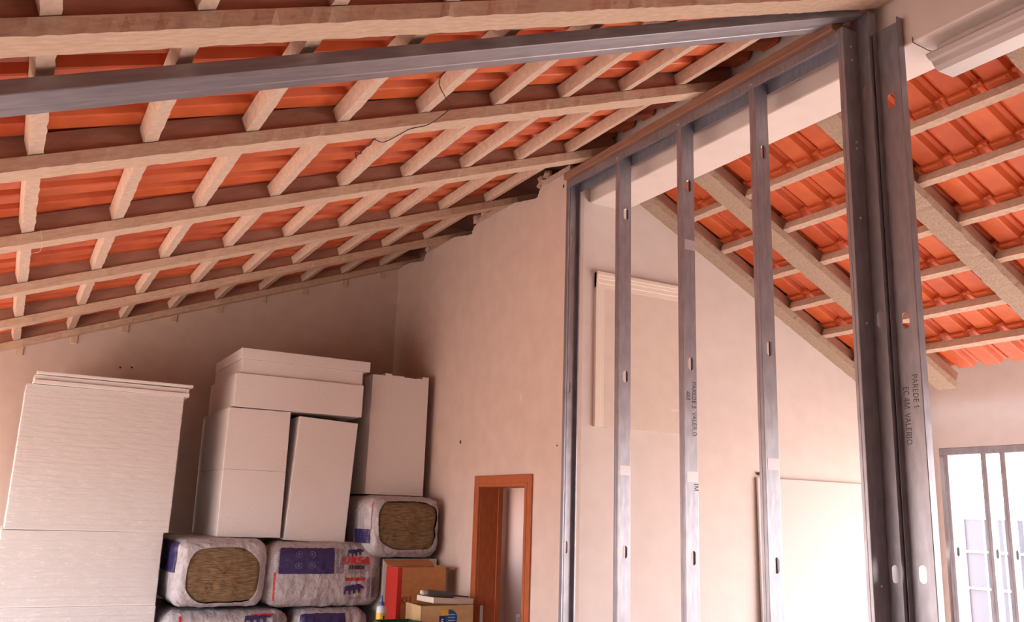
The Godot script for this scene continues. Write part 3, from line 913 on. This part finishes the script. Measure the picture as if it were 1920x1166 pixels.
func block(called: String, label: String, at: Vector3, size: Vector3, lean := 0.0, yaw := 0.0, group := "", boards := 0) -> Node3D:
	var o := thing(called, label, "foam block", at, group)
	o.basis = Basis(Vector3.UP, yaw) * Basis(Vector3.BACK, lean)
	if boards == 0:
		put("body", box_mesh(Vector3(0, 0, -size.z), Vector3(size.x, size.y, 0), 0.003), M.foam, o)
	else:
		var t := size.x / boards
		for k in boards:
			var dy := rng.randf_range(-0.012, 0.0)
			if k in [2, boards - 1]: dy = 0.012
			put("foam_board", box_mesh(Vector3(t * k, 0, -size.z + rng.randf_range(-0.004, 0.004)), Vector3(t * (k + 1) - 0.0002, size.y + dy, rng.randf_range(-0.0003, 0.0003)), 0.0005), M.foam, o)
	return o

func foam_packs() -> void:
	# left pile: three wrapped packs one on another, loose boards on top
	board_pack("foam_pack", "film-wrapped foam pack at the foot of the left pile, only its top showing", Vector3(0.075, 0.0, -7.0), Vector3(0.985, 1.085, 0.98), 18, true, 0.0, "wrapped packs of the left pile")
	board_pack("foam_pack", "cooler white film-wrapped foam pack in the middle of the left pile", Vector3(0.035, 1.087, -6.995), Vector3(1.02, 0.497, 0.98), 8, true, 0.0, "wrapped packs of the left pile")
	board_pack("foam_pack", "big square film-wrapped foam pack under the loose boards of the left pile", Vector3(0.05, 1.588, -7.0), Vector3(1.04, 0.98, 0.98), 24, true, -0.004, "wrapped packs of the left pile")
	var y := 2.572
	var L := [[0.118, 1.06, 0.032, 0.018], [0.112, 1.065, 0.034, -0.006], [0.125, 1.075, 0.024, 0.014]]
	var tx := ["lowest of three loose foam boards on the left pile", "middle one of three loose foam boards on the left pile", "topmost slightly warped loose foam board on the left pile"]
	for k in 3:
		var o := thing("foam_sheet", tx[k], "foam board", Vector3(L[k][0] - 0.02, y, -7.0 + L[k][3]), "loose boards on the left pile")
		o.basis = Basis(Vector3.BACK, [-0.008, -0.006, -0.003][k])
		put("board", box_mesh(Vector3(0, 0, -0.98), Vector3(L[k][1] - 0.03, L[k][2] - 0.002, 0), 0.003), M.foam, o)
		y += L[k][2] + [0.0, 0.001, 0.0][k]
	# middle pile
	block("foam_block", "lower of two square foam blocks left in the middle pile, standing on the wool bags", Vector3(1.430, 1.56, -7.0), Vector3(0.474, 0.496, 1.0), 0.0, 0.0, "blocks of the middle pile")
	block("foam_block", "upper of two square foam blocks left in the middle pile, under the slabs", Vector3(1.428, 2.057, -7.0), Vector3(0.476, 0.463, 1.0), 0.0, 0.0, "blocks of the middle pile")
	block("foam_block", "tall smudged foam block leaning in the middle pile, right of a dark gap", Vector3(1.933, 1.545, -7.0), Vector3(0.484, 0.95, 1.0), -0.048, 0.0, "blocks of the middle pile", 0)
	block("foam_slab", "bottom thick foam slab laid across the middle pile", Vector3(1.458, 2.528, -7.0), Vector3(1.03, 0.262, 0.98), -0.004, 0.0, "slabs on the middle pile")
	block("foam_slab", "middle foam slab laid across the middle pile, set back a little", Vector3(1.50, 2.792, -7.02), Vector3(0.985, 0.115, 0.98), -0.004, 0.01, "slabs on the middle pile")
	block("foam_slab", "top foam slab of the middle pile, with a notched left end", Vector3(1.485, 2.908, -7.015), Vector3(1.055, 0.083, 0.98), -0.004, 0.0, "slabs on the middle pile")
	# right pack of upright boards
	block("upright_foam_pack", "tall pack of upright foam boards in the corner, on the corner wool bag", Vector3(2.605, 1.915, -7.12), Vector3(0.515, 1.0, 0.85), 0.0, 0.0, "", 9)

# ------------------------------------------------------------------ mineral wool bags
class Bag:
	var half: Vector3
	var r: float
	var bulge: float
	var noise: FastNoiseLite
	var off: float
	func at(face: int, a: float, b: float, lift := 0.0) -> Vector3:
		# faces 0 +x, 1 -x, 2 +y, 3 -y, 4 +z, 5 -z
		var q := Vector3.ZERO
		match face:
			0: q = Vector3(1, b, -a)
			1: q = Vector3(-1, b, a)
			2: q = Vector3(a, 1, -b)
			3: q = Vector3(a, -1, b)
			4: q = Vector3(a, b, 1)
			5: q = Vector3(-a, b, -1)
		var p := q * half
		var c := Vector3(clampf(p.x, -half.x + r, half.x - r), clampf(p.y, -half.y + r, half.y - r), clampf(p.z, -half.z + r, half.z - r))
		var d := (p - c).normalized()
		var sag := (1.0 - minf(1.0, a * a)) * (1.0 - minf(1.0, b * b)) * bulge * (0.35 if face in [2, 3] else 1.0)
		var wr := noise.get_noise_3d(p.x * 9.0 + off, p.y * 9.0, p.z * 9.0) * 0.011 + noise.get_noise_3d(p.x * 26.0 + off, p.y * 10.0, p.z * 26.0) * 0.004 - absf(noise.get_noise_3d(p.x * 5.0 + off, p.y * 14.0 + p.x * 9.0, p.z * 5.0)) * 0.012
		return c + d * (r + wr + lift) + d * sag

func bag_face(st: SurfaceTool, bag: Bag, face: int, a0: float, a1: float, b0: float, b1: float, n: int, m: int, lift := 0.0) -> void:
	var ctr := Vector3.ZERO
	for i in n:
		for j in m:
			var p := []
			for q in [[0, 0], [1, 0], [1, 1], [0, 1]]:
				p.append(bag.at(face, lerpf(a0, a1, float(i + q[0]) / n), lerpf(b0, b1, float(j + q[1]) / m), lift))
			smooth_quad(st, p[0], p[1], p[2], p[3], (p[0] + p[2]) / 2.0 - ctr)

func smooth_quad(st: SurfaceTool, a: Vector3, b: Vector3, c: Vector3, d: Vector3, out: Vector3) -> void:
	for t in [[a, b, c], [a, c, d]]:
		var n: Vector3 = (t[1] - t[0]).cross(t[2] - t[0])
		if n.length_squared() < 1e-18: continue
		if n.dot(out) > 0: t = [t[0], t[2], t[1]]
		for p in t: st.add_vertex(p)

func new_bag(size: Vector3, r: float, off: float, bulge := 0.02) -> Bag:
	var b := Bag.new()
	b.half = size / 2.0
	b.r = r
	b.bulge = bulge
	b.noise = rough_noise
	b.off = off
	return b

func commit_smooth(st: SurfaceTool) -> Mesh:
	st.generate_normals()
	return st.commit()

func bag_body(o: Node3D, bag: Bag, open_end: bool, hole = null) -> void:
	var st := begin()
	st.set_smooth_group(0)
	var lens := [bag.half.z, bag.half.z, bag.half.x, bag.half.x, bag.half.x, bag.half.x]
	for f in 6:
		if f == 4 and open_end: continue
		bag_face(st, bag, f, -1, 1, -1, 1, int(lens[f] * 2.0 / 0.025) + 4, 22)
	if open_end:
		var n := 96
		for k in n:
			var ang := [TAU * k / n, TAU * (k + 1) / n]
			for j in 8:
				var p := []
				for q in [[0, 0], [1, 0], [1, 1], [0, 1]]:
					var t: float = ang[q[0]]
					var e := Vector2(cos(t), sin(t))
					var rim := e / maxf(absf(e.x), absf(e.y))
					var inn: Vector2 = hole.call(t)
					var m := inn.lerp(rim, float(j + q[1]) / 8.0)
					p.append(bag.at(4, m.x, m.y))
				smooth_quad(st, p[0], p[1], p[2], p[3], Vector3(0, 0, 1))
	put("bag_film", commit_smooth(st), M.bag_film, o)
	if open_end:
		st = begin()
		st.set_smooth_group(0)
		var n := 72
		for k in n:
			for j in 14:
				var p := []
				for q in [[0, 0], [1, 0], [1, 1], [0, 1]]:
					var t: float = TAU * (k + q[0]) / n
					var inn: Vector2 = hole.call(t) * 1.04 * (float(j + q[1]) / 14.0)
					var v := bag.at(4, inn.x, inn.y, -0.016)
					v.z += rough_noise.get_noise_2d(v.x * 6.0, v.y * 60.0 + bag.off) * 0.010
					p.append(v)
				smooth_quad(st, p[0], p[1], p[2], p[3], Vector3(0, 0, 1))
		put("wool", commit_smooth(st), M.wool, o)

# flat art wrapped on the bag: polygons given in metres on the front face
func stamp(st: SurfaceTool, bag: Bag, poly: PackedVector2Array, lift := 0.0065) -> void:
	var idx := Geometry2D.triangulate_polygon(poly)
	for k in range(0, idx.size(), 3):
		var p := []
		for j in 3:
			var v := poly[idx[k + j]]
			p.append(bag.at(4, v.x / bag.half.x, v.y / bag.half.y, lift))
		tri(st, p[0], p[1], p[2], Vector3(0, 0, 1))

func stamp_text(o: Node3D, bag: Bag, text: String, height: float, at: Vector2, m: Material, bold := false, upside := false, squash := 1.0) -> void:
	var tm := TextMesh.new()
	var f := SystemFont.new()
	f.font_names = PackedStringArray(["Droid Sans"])
	var fv := FontVariation.new()
	fv.base_font = f
	if bold:
		f.font_weight = 700
		fv.variation_transform = Transform2D(Vector2(1.0, 0.18), Vector2(0.0, 1.0), Vector2.ZERO)
	tm.font = fv
	tm.text = text
	tm.font_size = 48
	tm.pixel_size = height / 48.0 * 1.35
	tm.depth = 0.0008
	var arr := tm.get_mesh_arrays()
	var v: PackedVector3Array = arr[Mesh.ARRAY_VERTEX]
	for k in v.size():
		var q := Vector2(v[k].x, v[k].y * squash) * (-1.0 if upside else 1.0) + at
		v[k] = bag.at(4, q.x / bag.half.x, q.y / bag.half.y, 0.0070 + v[k].z)
	arr[Mesh.ARRAY_VERTEX] = v
	var twice := begin()
	var idx: PackedInt32Array = arr[Mesh.ARRAY_INDEX] if arr[Mesh.ARRAY_INDEX] != null else PackedInt32Array(range(v.size()))
	for shift in ([-0.0022, 0.0, 0.0022] if bold else [0.0]):
		for k in idx:
			twice.set_normal(Vector3(0, 0, 1))
			twice.add_vertex(v[k] + Vector3(shift, 0, absf(shift) * 0.05))
	put("lettering", twice.commit(), m, o)

func rect(x0: float, y0: float, x1: float, y1: float) -> PackedVector2Array:
	return PackedVector2Array([Vector2(x0, y0), Vector2(x1, y0), Vector2(x1, y1), Vector2(x0, y1)])

func hatch(st: SurfaceTool, bag: Bag, x0: float, y0: float, x1: float, y1: float, nx: int, ny: int, slant: float) -> void:
	for i in nx:
		for j in ny:
			var x := lerpf(x0, x1, (i + 0.5) / nx)
			var y := lerpf(y0, y1, (j + 0.5) / ny)
			var l := (x1 - x0) / nx * 0.8 * (0.5 + 0.5 * float(i + 1) / nx)
			stamp(st, bag, PackedVector2Array([Vector2(x - l / 2, y - slant), Vector2(x + l / 2, y + slant), Vector2(x + l / 2, y + slant + 0.004), Vector2(x - l / 2, y - slant + 0.004)]))

func beasts(root: Node3D, bag: Bag, at: Vector2, s: float) -> void:
	# a row of walking animals, as printed over the name
	for k in 3:
		var o := at + Vector2((k - 1) * 0.30 * s, (k - 1) * 0.05 * s)
		var pts := PackedVector2Array()
		for q in [[-0.36, -0.28], [-0.28, -0.30], [-0.24, -0.06], [-0.06, -0.08], [-0.02, -0.30], [0.08, -0.30], [0.12, -0.04], [0.30, -0.06], [0.34, 0.02], [0.24, 0.10], [0.10, 0.20], [-0.10, 0.24], [-0.30, 0.16]]:
			pts.append(o + Vector2(q[0], q[1]) * s)
		var st := begin()
		stamp(st, bag, pts, 0.0060 + 0.0004 * k)
		put("animal_emblem", st.commit(), M.print_blue, root)

func wool_bags() -> void:
	# end-on bag left
	var b1 := new_bag(Vector3(0.645, 0.475, 1.15), 0.085, 1.0, 0.025)
	var o := thing("wool_bag", "mineral wool bag left of the row, torn open end showing a big brown square", "insulation bag", Vector3(1.457, 1.315, -7.39), "wool bags")
	bag_body(o, b1, true, func(t): return Vector2(0.03 + 0.76 * sgnpow(cos(t), 0.55) + 0.03 * sin(3.0 * t + 1.0), -0.09 + 0.84 * sgnpow(sin(t), 0.6) + 0.025 * cos(5.0 * t) - 0.05 * cos(t)))
	var st := begin()
	st.set_smooth_group(0)
	bag_face(st, b1, 1, -0.2, 0.93, 0.0, 0.95, 36, 24, 0.0045)
	put("blue_panel", commit_smooth(st), M.print_blue, o)
	# lettered bag
	var b2 := new_bag(Vector3(0.90, 0.47, 0.56), 0.1, 40.0, 0.02)
	o = thing("wool_bag", "white mineral wool bag lettered URSA TERRA with a blue panel", "insulation bag", Vector3(2.245, 1.297, -7.125), "wool bags")
	bag_body(o, b2, false)
	st = begin()
	st.set_smooth_group(0)
	bag_face(st, b2, 4, -0.83, 0.10, 0.04, 0.88, 36, 24, 0.0045)
	var panel := put("blue_panel", commit_smooth(st), M.print_blue, o)
	tag(panel, "dark blue printed panel")
	st = begin()
	hatch(st, b2, 0.05, 0.01, 0.125, 0.19, 2, 18, 0.004)
	hatch(st, b2, -0.385, 0.01, -0.366, 0.19, 1, 18, 0.0)
	hatch(st, b2, 0.31, -0.17, 0.39, -0.02, 2, 14, 0.008)
	tag(put("hatch_print", st.commit(), M.print_blue, o), "", "", "", "stuff")
	beasts(o, b2, Vector2(0.215, 0.172), 0.105)
	beasts(o, b2, Vector2(0.215, -0.10), 0.125)
	st = begin()
	for y in [0.078, 0.036]: stamp(st, b2, rect(0.115, y, 0.335, y + 0.0025))
	for y in [0.026, 0.018, 0.010]: stamp(st, b2, rect(0.165, y, 0.29, y + 0.002))
	for y in [-0.160, -0.168, -0.176]: stamp(st, b2, rect(0.17, y, 0.28, y + 0.002))
	tag(put("small_print", st.commit(), M.print_black, o), "", "", "", "stuff")
	for c in [[-0.23, 0.15], [-0.13, 0.15], [-0.23, 0.07], [-0.13, 0.07]]:
		st = begin()
		var ring := PackedVector2Array()
		for k in 17: ring.append(Vector2(c[0] + cos(TAU * k / 16.0) * 0.026, c[1] + sin(TAU * k / 16.0) * 0.022))
		for k in 17: ring.append(Vector2(c[0] + cos(TAU * (16 - k) / 16.0) * 0.022, c[1] + sin(TAU * (16 - k) / 16.0) * 0.018))
		for k in 16:
			stamp(st, b2, PackedVector2Array([ring[k], ring[k + 1], ring[33 - k - 1], ring[33 - k]]), 0.0062)
		put("pictogram_ring", st.commit(), M.print_pale, panel)
		st = begin()
		stamp(st, b2, rect(c[0] - 0.008, c[1] - 0.008, c[0] + 0.006, c[1] + 0.008), 0.0062)
		put("pictogram", st.commit(), M.print_pale, panel)
	stamp_text(o, b2, "URSA", 0.064, Vector2(0.215, 0.108), M.print_red, true, false, 0.85)
	stamp_text(o, b2, "TERRA", 0.031, Vector2(0.22, 0.057), M.print_black, true)
	stamp_text(o, b2, "URSA", 0.05, Vector2(0.22, -0.03), M.print_red, true, true, 0.5)
	st = begin()
	st.set_smooth_group(0)
	bag_face(st, b2, 4, -0.41 / b2.half.x, -0.394 / b2.half.x, -0.82, 0.08, 3, 40, 0.005)
	put("red_strip", commit_smooth(st), M.print_red, o)
	# lower row
	var b3 := new_bag(Vector3(0.88, 0.43, 1.1), 0.1, 71.0, 0.012)
	o = thing("wool_bag", "white wool bag lying under the open-ended one, red lettering upside down", "insulation bag", Vector3(1.545, 0.838, -7.38), "wool bags")
	bag_body(o, b3, false)
	stamp_text(o, b3, "URSA", 0.05, Vector2(0.24, 0.205), M.print_red, true, true, 0.6)
	beasts(o, b3, Vector2(0.20, 0.165), 0.15)
	st = begin()
	hatch(st, b3, 0.30, 0.05, 0.40, 0.20, 2, 14, 0.008)
	tag(put("hatch_print", st.commit(), M.print_blue, o), "", "", "", "stuff")
	st = begin()
	st.set_smooth_group(0)
	bag_face(st, b3, 4, -0.345 / b3.half.x, -0.328 / b3.half.x, -0.7, 0.99, 3, 40, 0.005)
	put("red_strip", commit_smooth(st), M.print_red, o)
	var b4 := new_bag(Vector3(0.58, 0.43, 1.1), 0.1, 93.0, 0.012)
	o = thing("wool_bag", "wool bag with a dark blue front under the lettered one", "insulation bag", Vector3(2.315, 0.838, -7.38), "wool bags")
	bag_body(o, b4, false)
	st = begin()
	st.set_smooth_group(0)
	bag_face(st, b4, 4, -0.93, 0.32, -0.8, 0.93, 36, 24, 0.0045)
	put("blue_panel", commit_smooth(st), M.print_blue, o)
	# bag in the corner, end on, under the upright foam pack
	var b5 := new_bag(Vector3(0.62, 0.475, 1.25), 0.1, 120.0, 0.015)
	o = thing("wool_bag", "wool bag in the corner under the upright foam pack, open brown end", "insulation bag", Vector3(2.84, 1.665, -7.40), "wool bags")
	bag_body(o, b5, true, func(t): return Vector2(0.07 + 0.83 * sgnpow(cos(t), 0.6) + 0.02 * sin(4.0 * t), 0.09 + 0.83 * sgnpow(sin(t), 0.65) + 0.03 * cos(3.0 * t) - 0.02 * cos(7.0 * t)))
	st = begin()
	st.set_smooth_group(0)
	bag_face(st, b5, 1, 0.55, 0.98, -0.55, -0.1, 36, 24, 0.0045)
	put("blue_panel", commit_smooth(st), M.print_blue, o)
	st = begin()
	st.set_smooth_group(0)
	bag_face(st, b5, 1, 0.985, 1.0, -0.1, 0.9, 36, 24, 0.0045)
	put("red_strip", commit_smooth(st), M.print_red, o)
	# foam base under the bags, out of the frame
	var base := thing("foam_block", "wide pale foam base under the lower wool bags, below the frame", "foam block", Vector3(1.12, 0, -6.86))
	put("body", box_mesh(Vector3(0, 0, -1.1), Vector3(1.5, 0.6, 0), 0.004), M.foam, base)
	base = thing("foam_block", "tall pale foam base under the corner wool bag, behind the cardboard boxes", "foam block", Vector3(2.71, 0, -6.88))
	put("body", box_mesh(Vector3(0, 0, -1.15), Vector3(0.46, 1.415, 0), 0.004), M.foam, base)

func sgnpow(v: float, e: float) -> float:
	return signf(v) * pow(absf(v), e)

# ------------------------------------------------------------------ boxes by the door
func bench_things() -> void:
	var b := thing("workbench", "low wooden bench under the cardboard boxes, below the frame", "bench", Vector3(2.30, 0, -6.76))
	put("top", box_mesh(Vector3(0, 0.86, 0), Vector3(0.84, 0.9, 0.78), 0.004), M.bench_wood, b)
	for x in [0.03, 0.76]:
		for z in [0.04, 0.69]:
			put("leg", box_mesh(Vector3(x, 0, z), Vector3(x + 0.05, 0.86, z + 0.05), 0.004), M.bench_wood, b)
	# tall orange carton with a red side
	var o := thing("cardboard_box", "orange and red cardboard box with open flaps beneath the corner wool bag", "box", Vector3(2.68, 0.9, -6.5))
	put("body", open_carton(0.40, 0.475, 0.235), M.card_orange, o)
	put("red_side", box_mesh(Vector3(-0.0015, 0.002, -0.233), Vector3(0.0, 0.473, 0.0)), M.card_red, o)
	put("red_edge", box_mesh(Vector3(-0.0015, 0.002, 0.0), Vector3(0.035, 0.473, 0.0014)), M.card_red, o)
	put("flap", box_mesh(Vector3(0, 0, -0.233), Vector3(0.075, 0.004, 0), 0.001), M.card_orange, o, Transform3D(Basis(Vector3.BACK, -0.25), Vector3(0.40, 0.475, 0)))
	put("flap", box_mesh(Vector3(0, 0, -0.1), Vector3(0.395, 0.004, 0), 0.001), M.card_orange, o, Transform3D(Basis(Vector3.RIGHT, 0.35), Vector3(0.002, 0.477, -0.233)))
	flat_text(o, "KU", 0.055, Vector3(0.072, 0.235, 0.0008), M.card_print)
	# tan carton in front
	o = thing("cardboard_box", "tan cardboard box with a blue label at the foot of the door frame", "box", Vector3(2.715, 0.9, -6.12))
	put("body", open_carton(0.42, 0.235, 0.28), M.card_tan, o)
	var st := begin()
	var disc := PackedVector2Array()
	for k in 28: disc.append(Vector2(0.225 + cos(TAU * k / 28.0) * 0.062, 0.145 + sin(TAU * k / 28.0) * 0.062))
	slab(st, disc, 0.0005, 0.0014, func(u, v, q): return Vector3(u, v, q))
	var lb := put("blue_label", st.commit(), M.label_blue, o)
	put("navy_label", box_mesh(Vector3(0.145, 0.085, 0.0005), Vector3(0.195, 0.165, 0.002), 0.0008), M.label_navy, o)
	put("yellow_label", box_mesh(Vector3(0.16, 0.165, 0.0005), Vector3(0.215, 0.205, 0.0022), 0.0008), M.label_yellow, o)
	flat_text(o, "S", 0.035, Vector3(0.17, 0.125, 0.0026), M.switch_white)
	for y in [0.17, 0.15, 0.13, 0.11]:
		put("label_line", box_mesh(Vector3(0.215, y, 0.0013), Vector3(0.27, y + 0.004, 0.002)), M.switch_white, lb)
	# lid lying askew on it
	var lid := thing("box_lid", "white cardboard lid lying askew on the tan box", "lid", Vector3(2.80, 1.158, -6.10))
	lid.basis = Basis(Vector3.UP, 0.12) * Basis(Vector3.BACK, -0.05)
	st = begin()
	box(st, Vector3(0, 0.0, -0.24), Vector3(0.345, 0.004, 0), 0.001)
	box(st, Vector3(0, -0.004, -0.004), Vector3(0.345, 0.034, 0.0), 0.001)
	box(st, Vector3(0, -0.004, -0.24), Vector3(0.345, 0.034, -0.236), 0.001)
	box(st, Vector3(0, -0.004, -0.24), Vector3(0.004, 0.034, 0.0), 0.001)
	box(st, Vector3(0.341, -0.004, -0.24), Vector3(0.345, 0.034, 0.0), 0.001)
	put("tray", st.commit(), M.card_white, lid)
	# sealant gun with a clear cartridge on the lid
	var g := thing("sealant_cartridge", "grey cartridge with a white nozzle cap lying on the cardboard lid", "cartridge", Vector3(2.80, 1.215, -6.22))
	g.basis = Basis(Vector3.BACK, PI / 2 - 0.1) * Basis(Vector3.UP, 0.2)
	st = begin()
	lathe(st, [Vector2(0, 0), Vector2(0.022, 0), Vector2(0.024, -0.02), Vector2(0.024, -0.2), Vector2(0.02, -0.21), Vector2(0, -0.21)], 18)
	put("barrel", st.commit(), M.grey_tool, g)
	st = begin()
	lathe(st, [Vector2(0, 0.055), Vector2(0.014, 0.05), Vector2(0.018, 0.035), Vector2(0.012, 0.015), Vector2(0.009, 0.0)], 16)
	put("nozzle_cap", st.commit(), M.switch_white, g)
	st = begin()
	lathe(st, [Vector2(0.0, -0.21), Vector2(0.006, -0.21), Vector2(0.006, -0.34), Vector2(0.0, -0.342)], 10)
	put("rod", st.commit(), M.grey_tool, g)
	# glue bottle
	var bt := thing("glue_bottle", "small white bottle with a yellow label and blue cap beside the orange box", "bottle", Vector3(2.505, 0.9, -6.35))
	bt.scale = Vector3(1.0, 0.9, 1.0)
	st = begin()
	lathe(st, [Vector2(0, 0), Vector2(0.034, 0), Vector2(0.036, 0.006), Vector2(0.036, 0.215), Vector2(0.03, 0.238), Vector2(0.014, 0.25), Vector2(0.014, 0.262), Vector2(0, 0.262)], 24)
	put("flask", st.commit(), M.bottle_white, bt)
	st = begin()
	lathe(st, [Vector2(0.0363, 0.06), Vector2(0.0368, 0.061), Vector2(0.0368, 0.19), Vector2(0.0363, 0.191)], 24)
	put("yellow_label", st.commit(), M.label_yellow, bt)
	put("label_mark", box_mesh(Vector3(0.0, 0.10, 0.036), Vector3(0.012, 0.17, 0.0385)), M.print_black, bt)
	st = begin()
	lathe(st, [Vector2(0.02, 0.236), Vector2(0.02, 0.265), Vector2(0.009, 0.275), Vector2(0.005, 0.32), Vector2(0, 0.322)], 18)
	put("cap", st.commit(), M.cap_blue, bt)
	# green crate
	var cr := thing("green_crate", "dark green plastic crate rim at the bottom edge, before the bottle", "crate", Vector3(2.40, 0.9, -6.02))
	st = begin()
	box(st, Vector3(0, 0, -0.2), Vector3(0.27, 0.004, 0))
	box(st, Vector3(0, 0, -0.006), Vector3(0.27, 0.14, 0), 0.002)
	box(st, Vector3(0, 0, -0.2), Vector3(0.27, 0.14, -0.194), 0.002)
	box(st, Vector3(0, 0, -0.2), Vector3(0.006, 0.14, 0), 0.002)
	box(st, Vector3(0.264, 0, -0.2), Vector3(0.27, 0.14, 0), 0.002)
	put("tub", st.commit(), M.crate_green, cr)
	st = begin()
	box(st, Vector3(-0.01, 0.13, -0.004), Vector3(0.28, 0.145, 0.01), 0.004)
	put("rim", st.commit(), M.crate_green, cr)

func flat_text(o: Node3D, text: String, height: float, at: Vector3, m: Material) -> void:
	var tm := TextMesh.new()
	var f := SystemFont.new()
	f.font_names = PackedStringArray(["Droid Sans"])
	f.font_weight = 700
	tm.font = f
	tm.text = text
	tm.font_size = 48
	tm.pixel_size = height / 48.0 * 1.35
	tm.depth = 0.001
	put("lettering", tm, m, o, Transform3D(Basis.IDENTITY, at))

func open_carton(w: float, h: float, d: float) -> Mesh:
	var st := begin()
	var t := 0.004
	box(st, Vector3(0, 0, -d), Vector3(w, t, 0))
	box(st, Vector3(0, 0, -t), Vector3(w, h, 0), 0.001)
	box(st, Vector3(0, 0, -d), Vector3(w, h, -d + t), 0.001)
	box(st, Vector3(0, 0, -d), Vector3(t, h, 0), 0.001)
	box(st, Vector3(w - t, 0, -d), Vector3(w, h, 0), 0.001)
	return st.commit()

# ------------------------------------------------------------------ wires and threads
func loose_wires() -> void:
	var up := Vector3(-sin(PITCH_L), cos(PITCH_L), 0)
	var at := func(x, z, h): return Vector3(x, left_y(x), z) + up * h
	var st := begin()
	tube(st, smooth_path([at.call(1.47, -2.98, 0.10), at.call(1.40, -3.05, 0.075), at.call(1.345, -3.10, 0.03), at.call(1.42, -3.22, -0.004), at.call(1.50, -3.34, -0.004), at.call(1.50, -3.47, -0.006), at.call(1.48, -3.56, -0.005), at.call(1.41, -3.59, -0.005), at.call(1.385, -3.66, -0.005), at.call(1.35, -3.76, 0.0), at.call(1.34, -3.83, 0.04), at.call(1.36, -3.93, 0.045), at.call(1.335, -3.98, 0.05), at.call(1.36, -4.06, 0.045), at.call(1.33, -4.05, 0.05), at.call(1.365, -4.14, 0.045)]), 0.0022)
	tag(put("loose_wire", st.commit(), M.wire_black), "thin dark wire looped over the rafter below the header channel", "wire")
	st = begin()
	tube(st, smooth_path([at.call(-0.06, -4.68, 0.05), at.call(-0.085, -4.72, -0.02), at.call(-0.06, -4.80, -0.05), at.call(-0.03, -4.86, -0.01), at.call(0.0, -4.80, -0.02), at.call(0.01, -4.70, 0.0), at.call(0.012, -4.66, 0.05)]), 0.0009, 4)
	tag(put("hanging_thread", st.commit(), M.thread), "fine pale thread hanging in a loop below the leftmost batten", "thread")
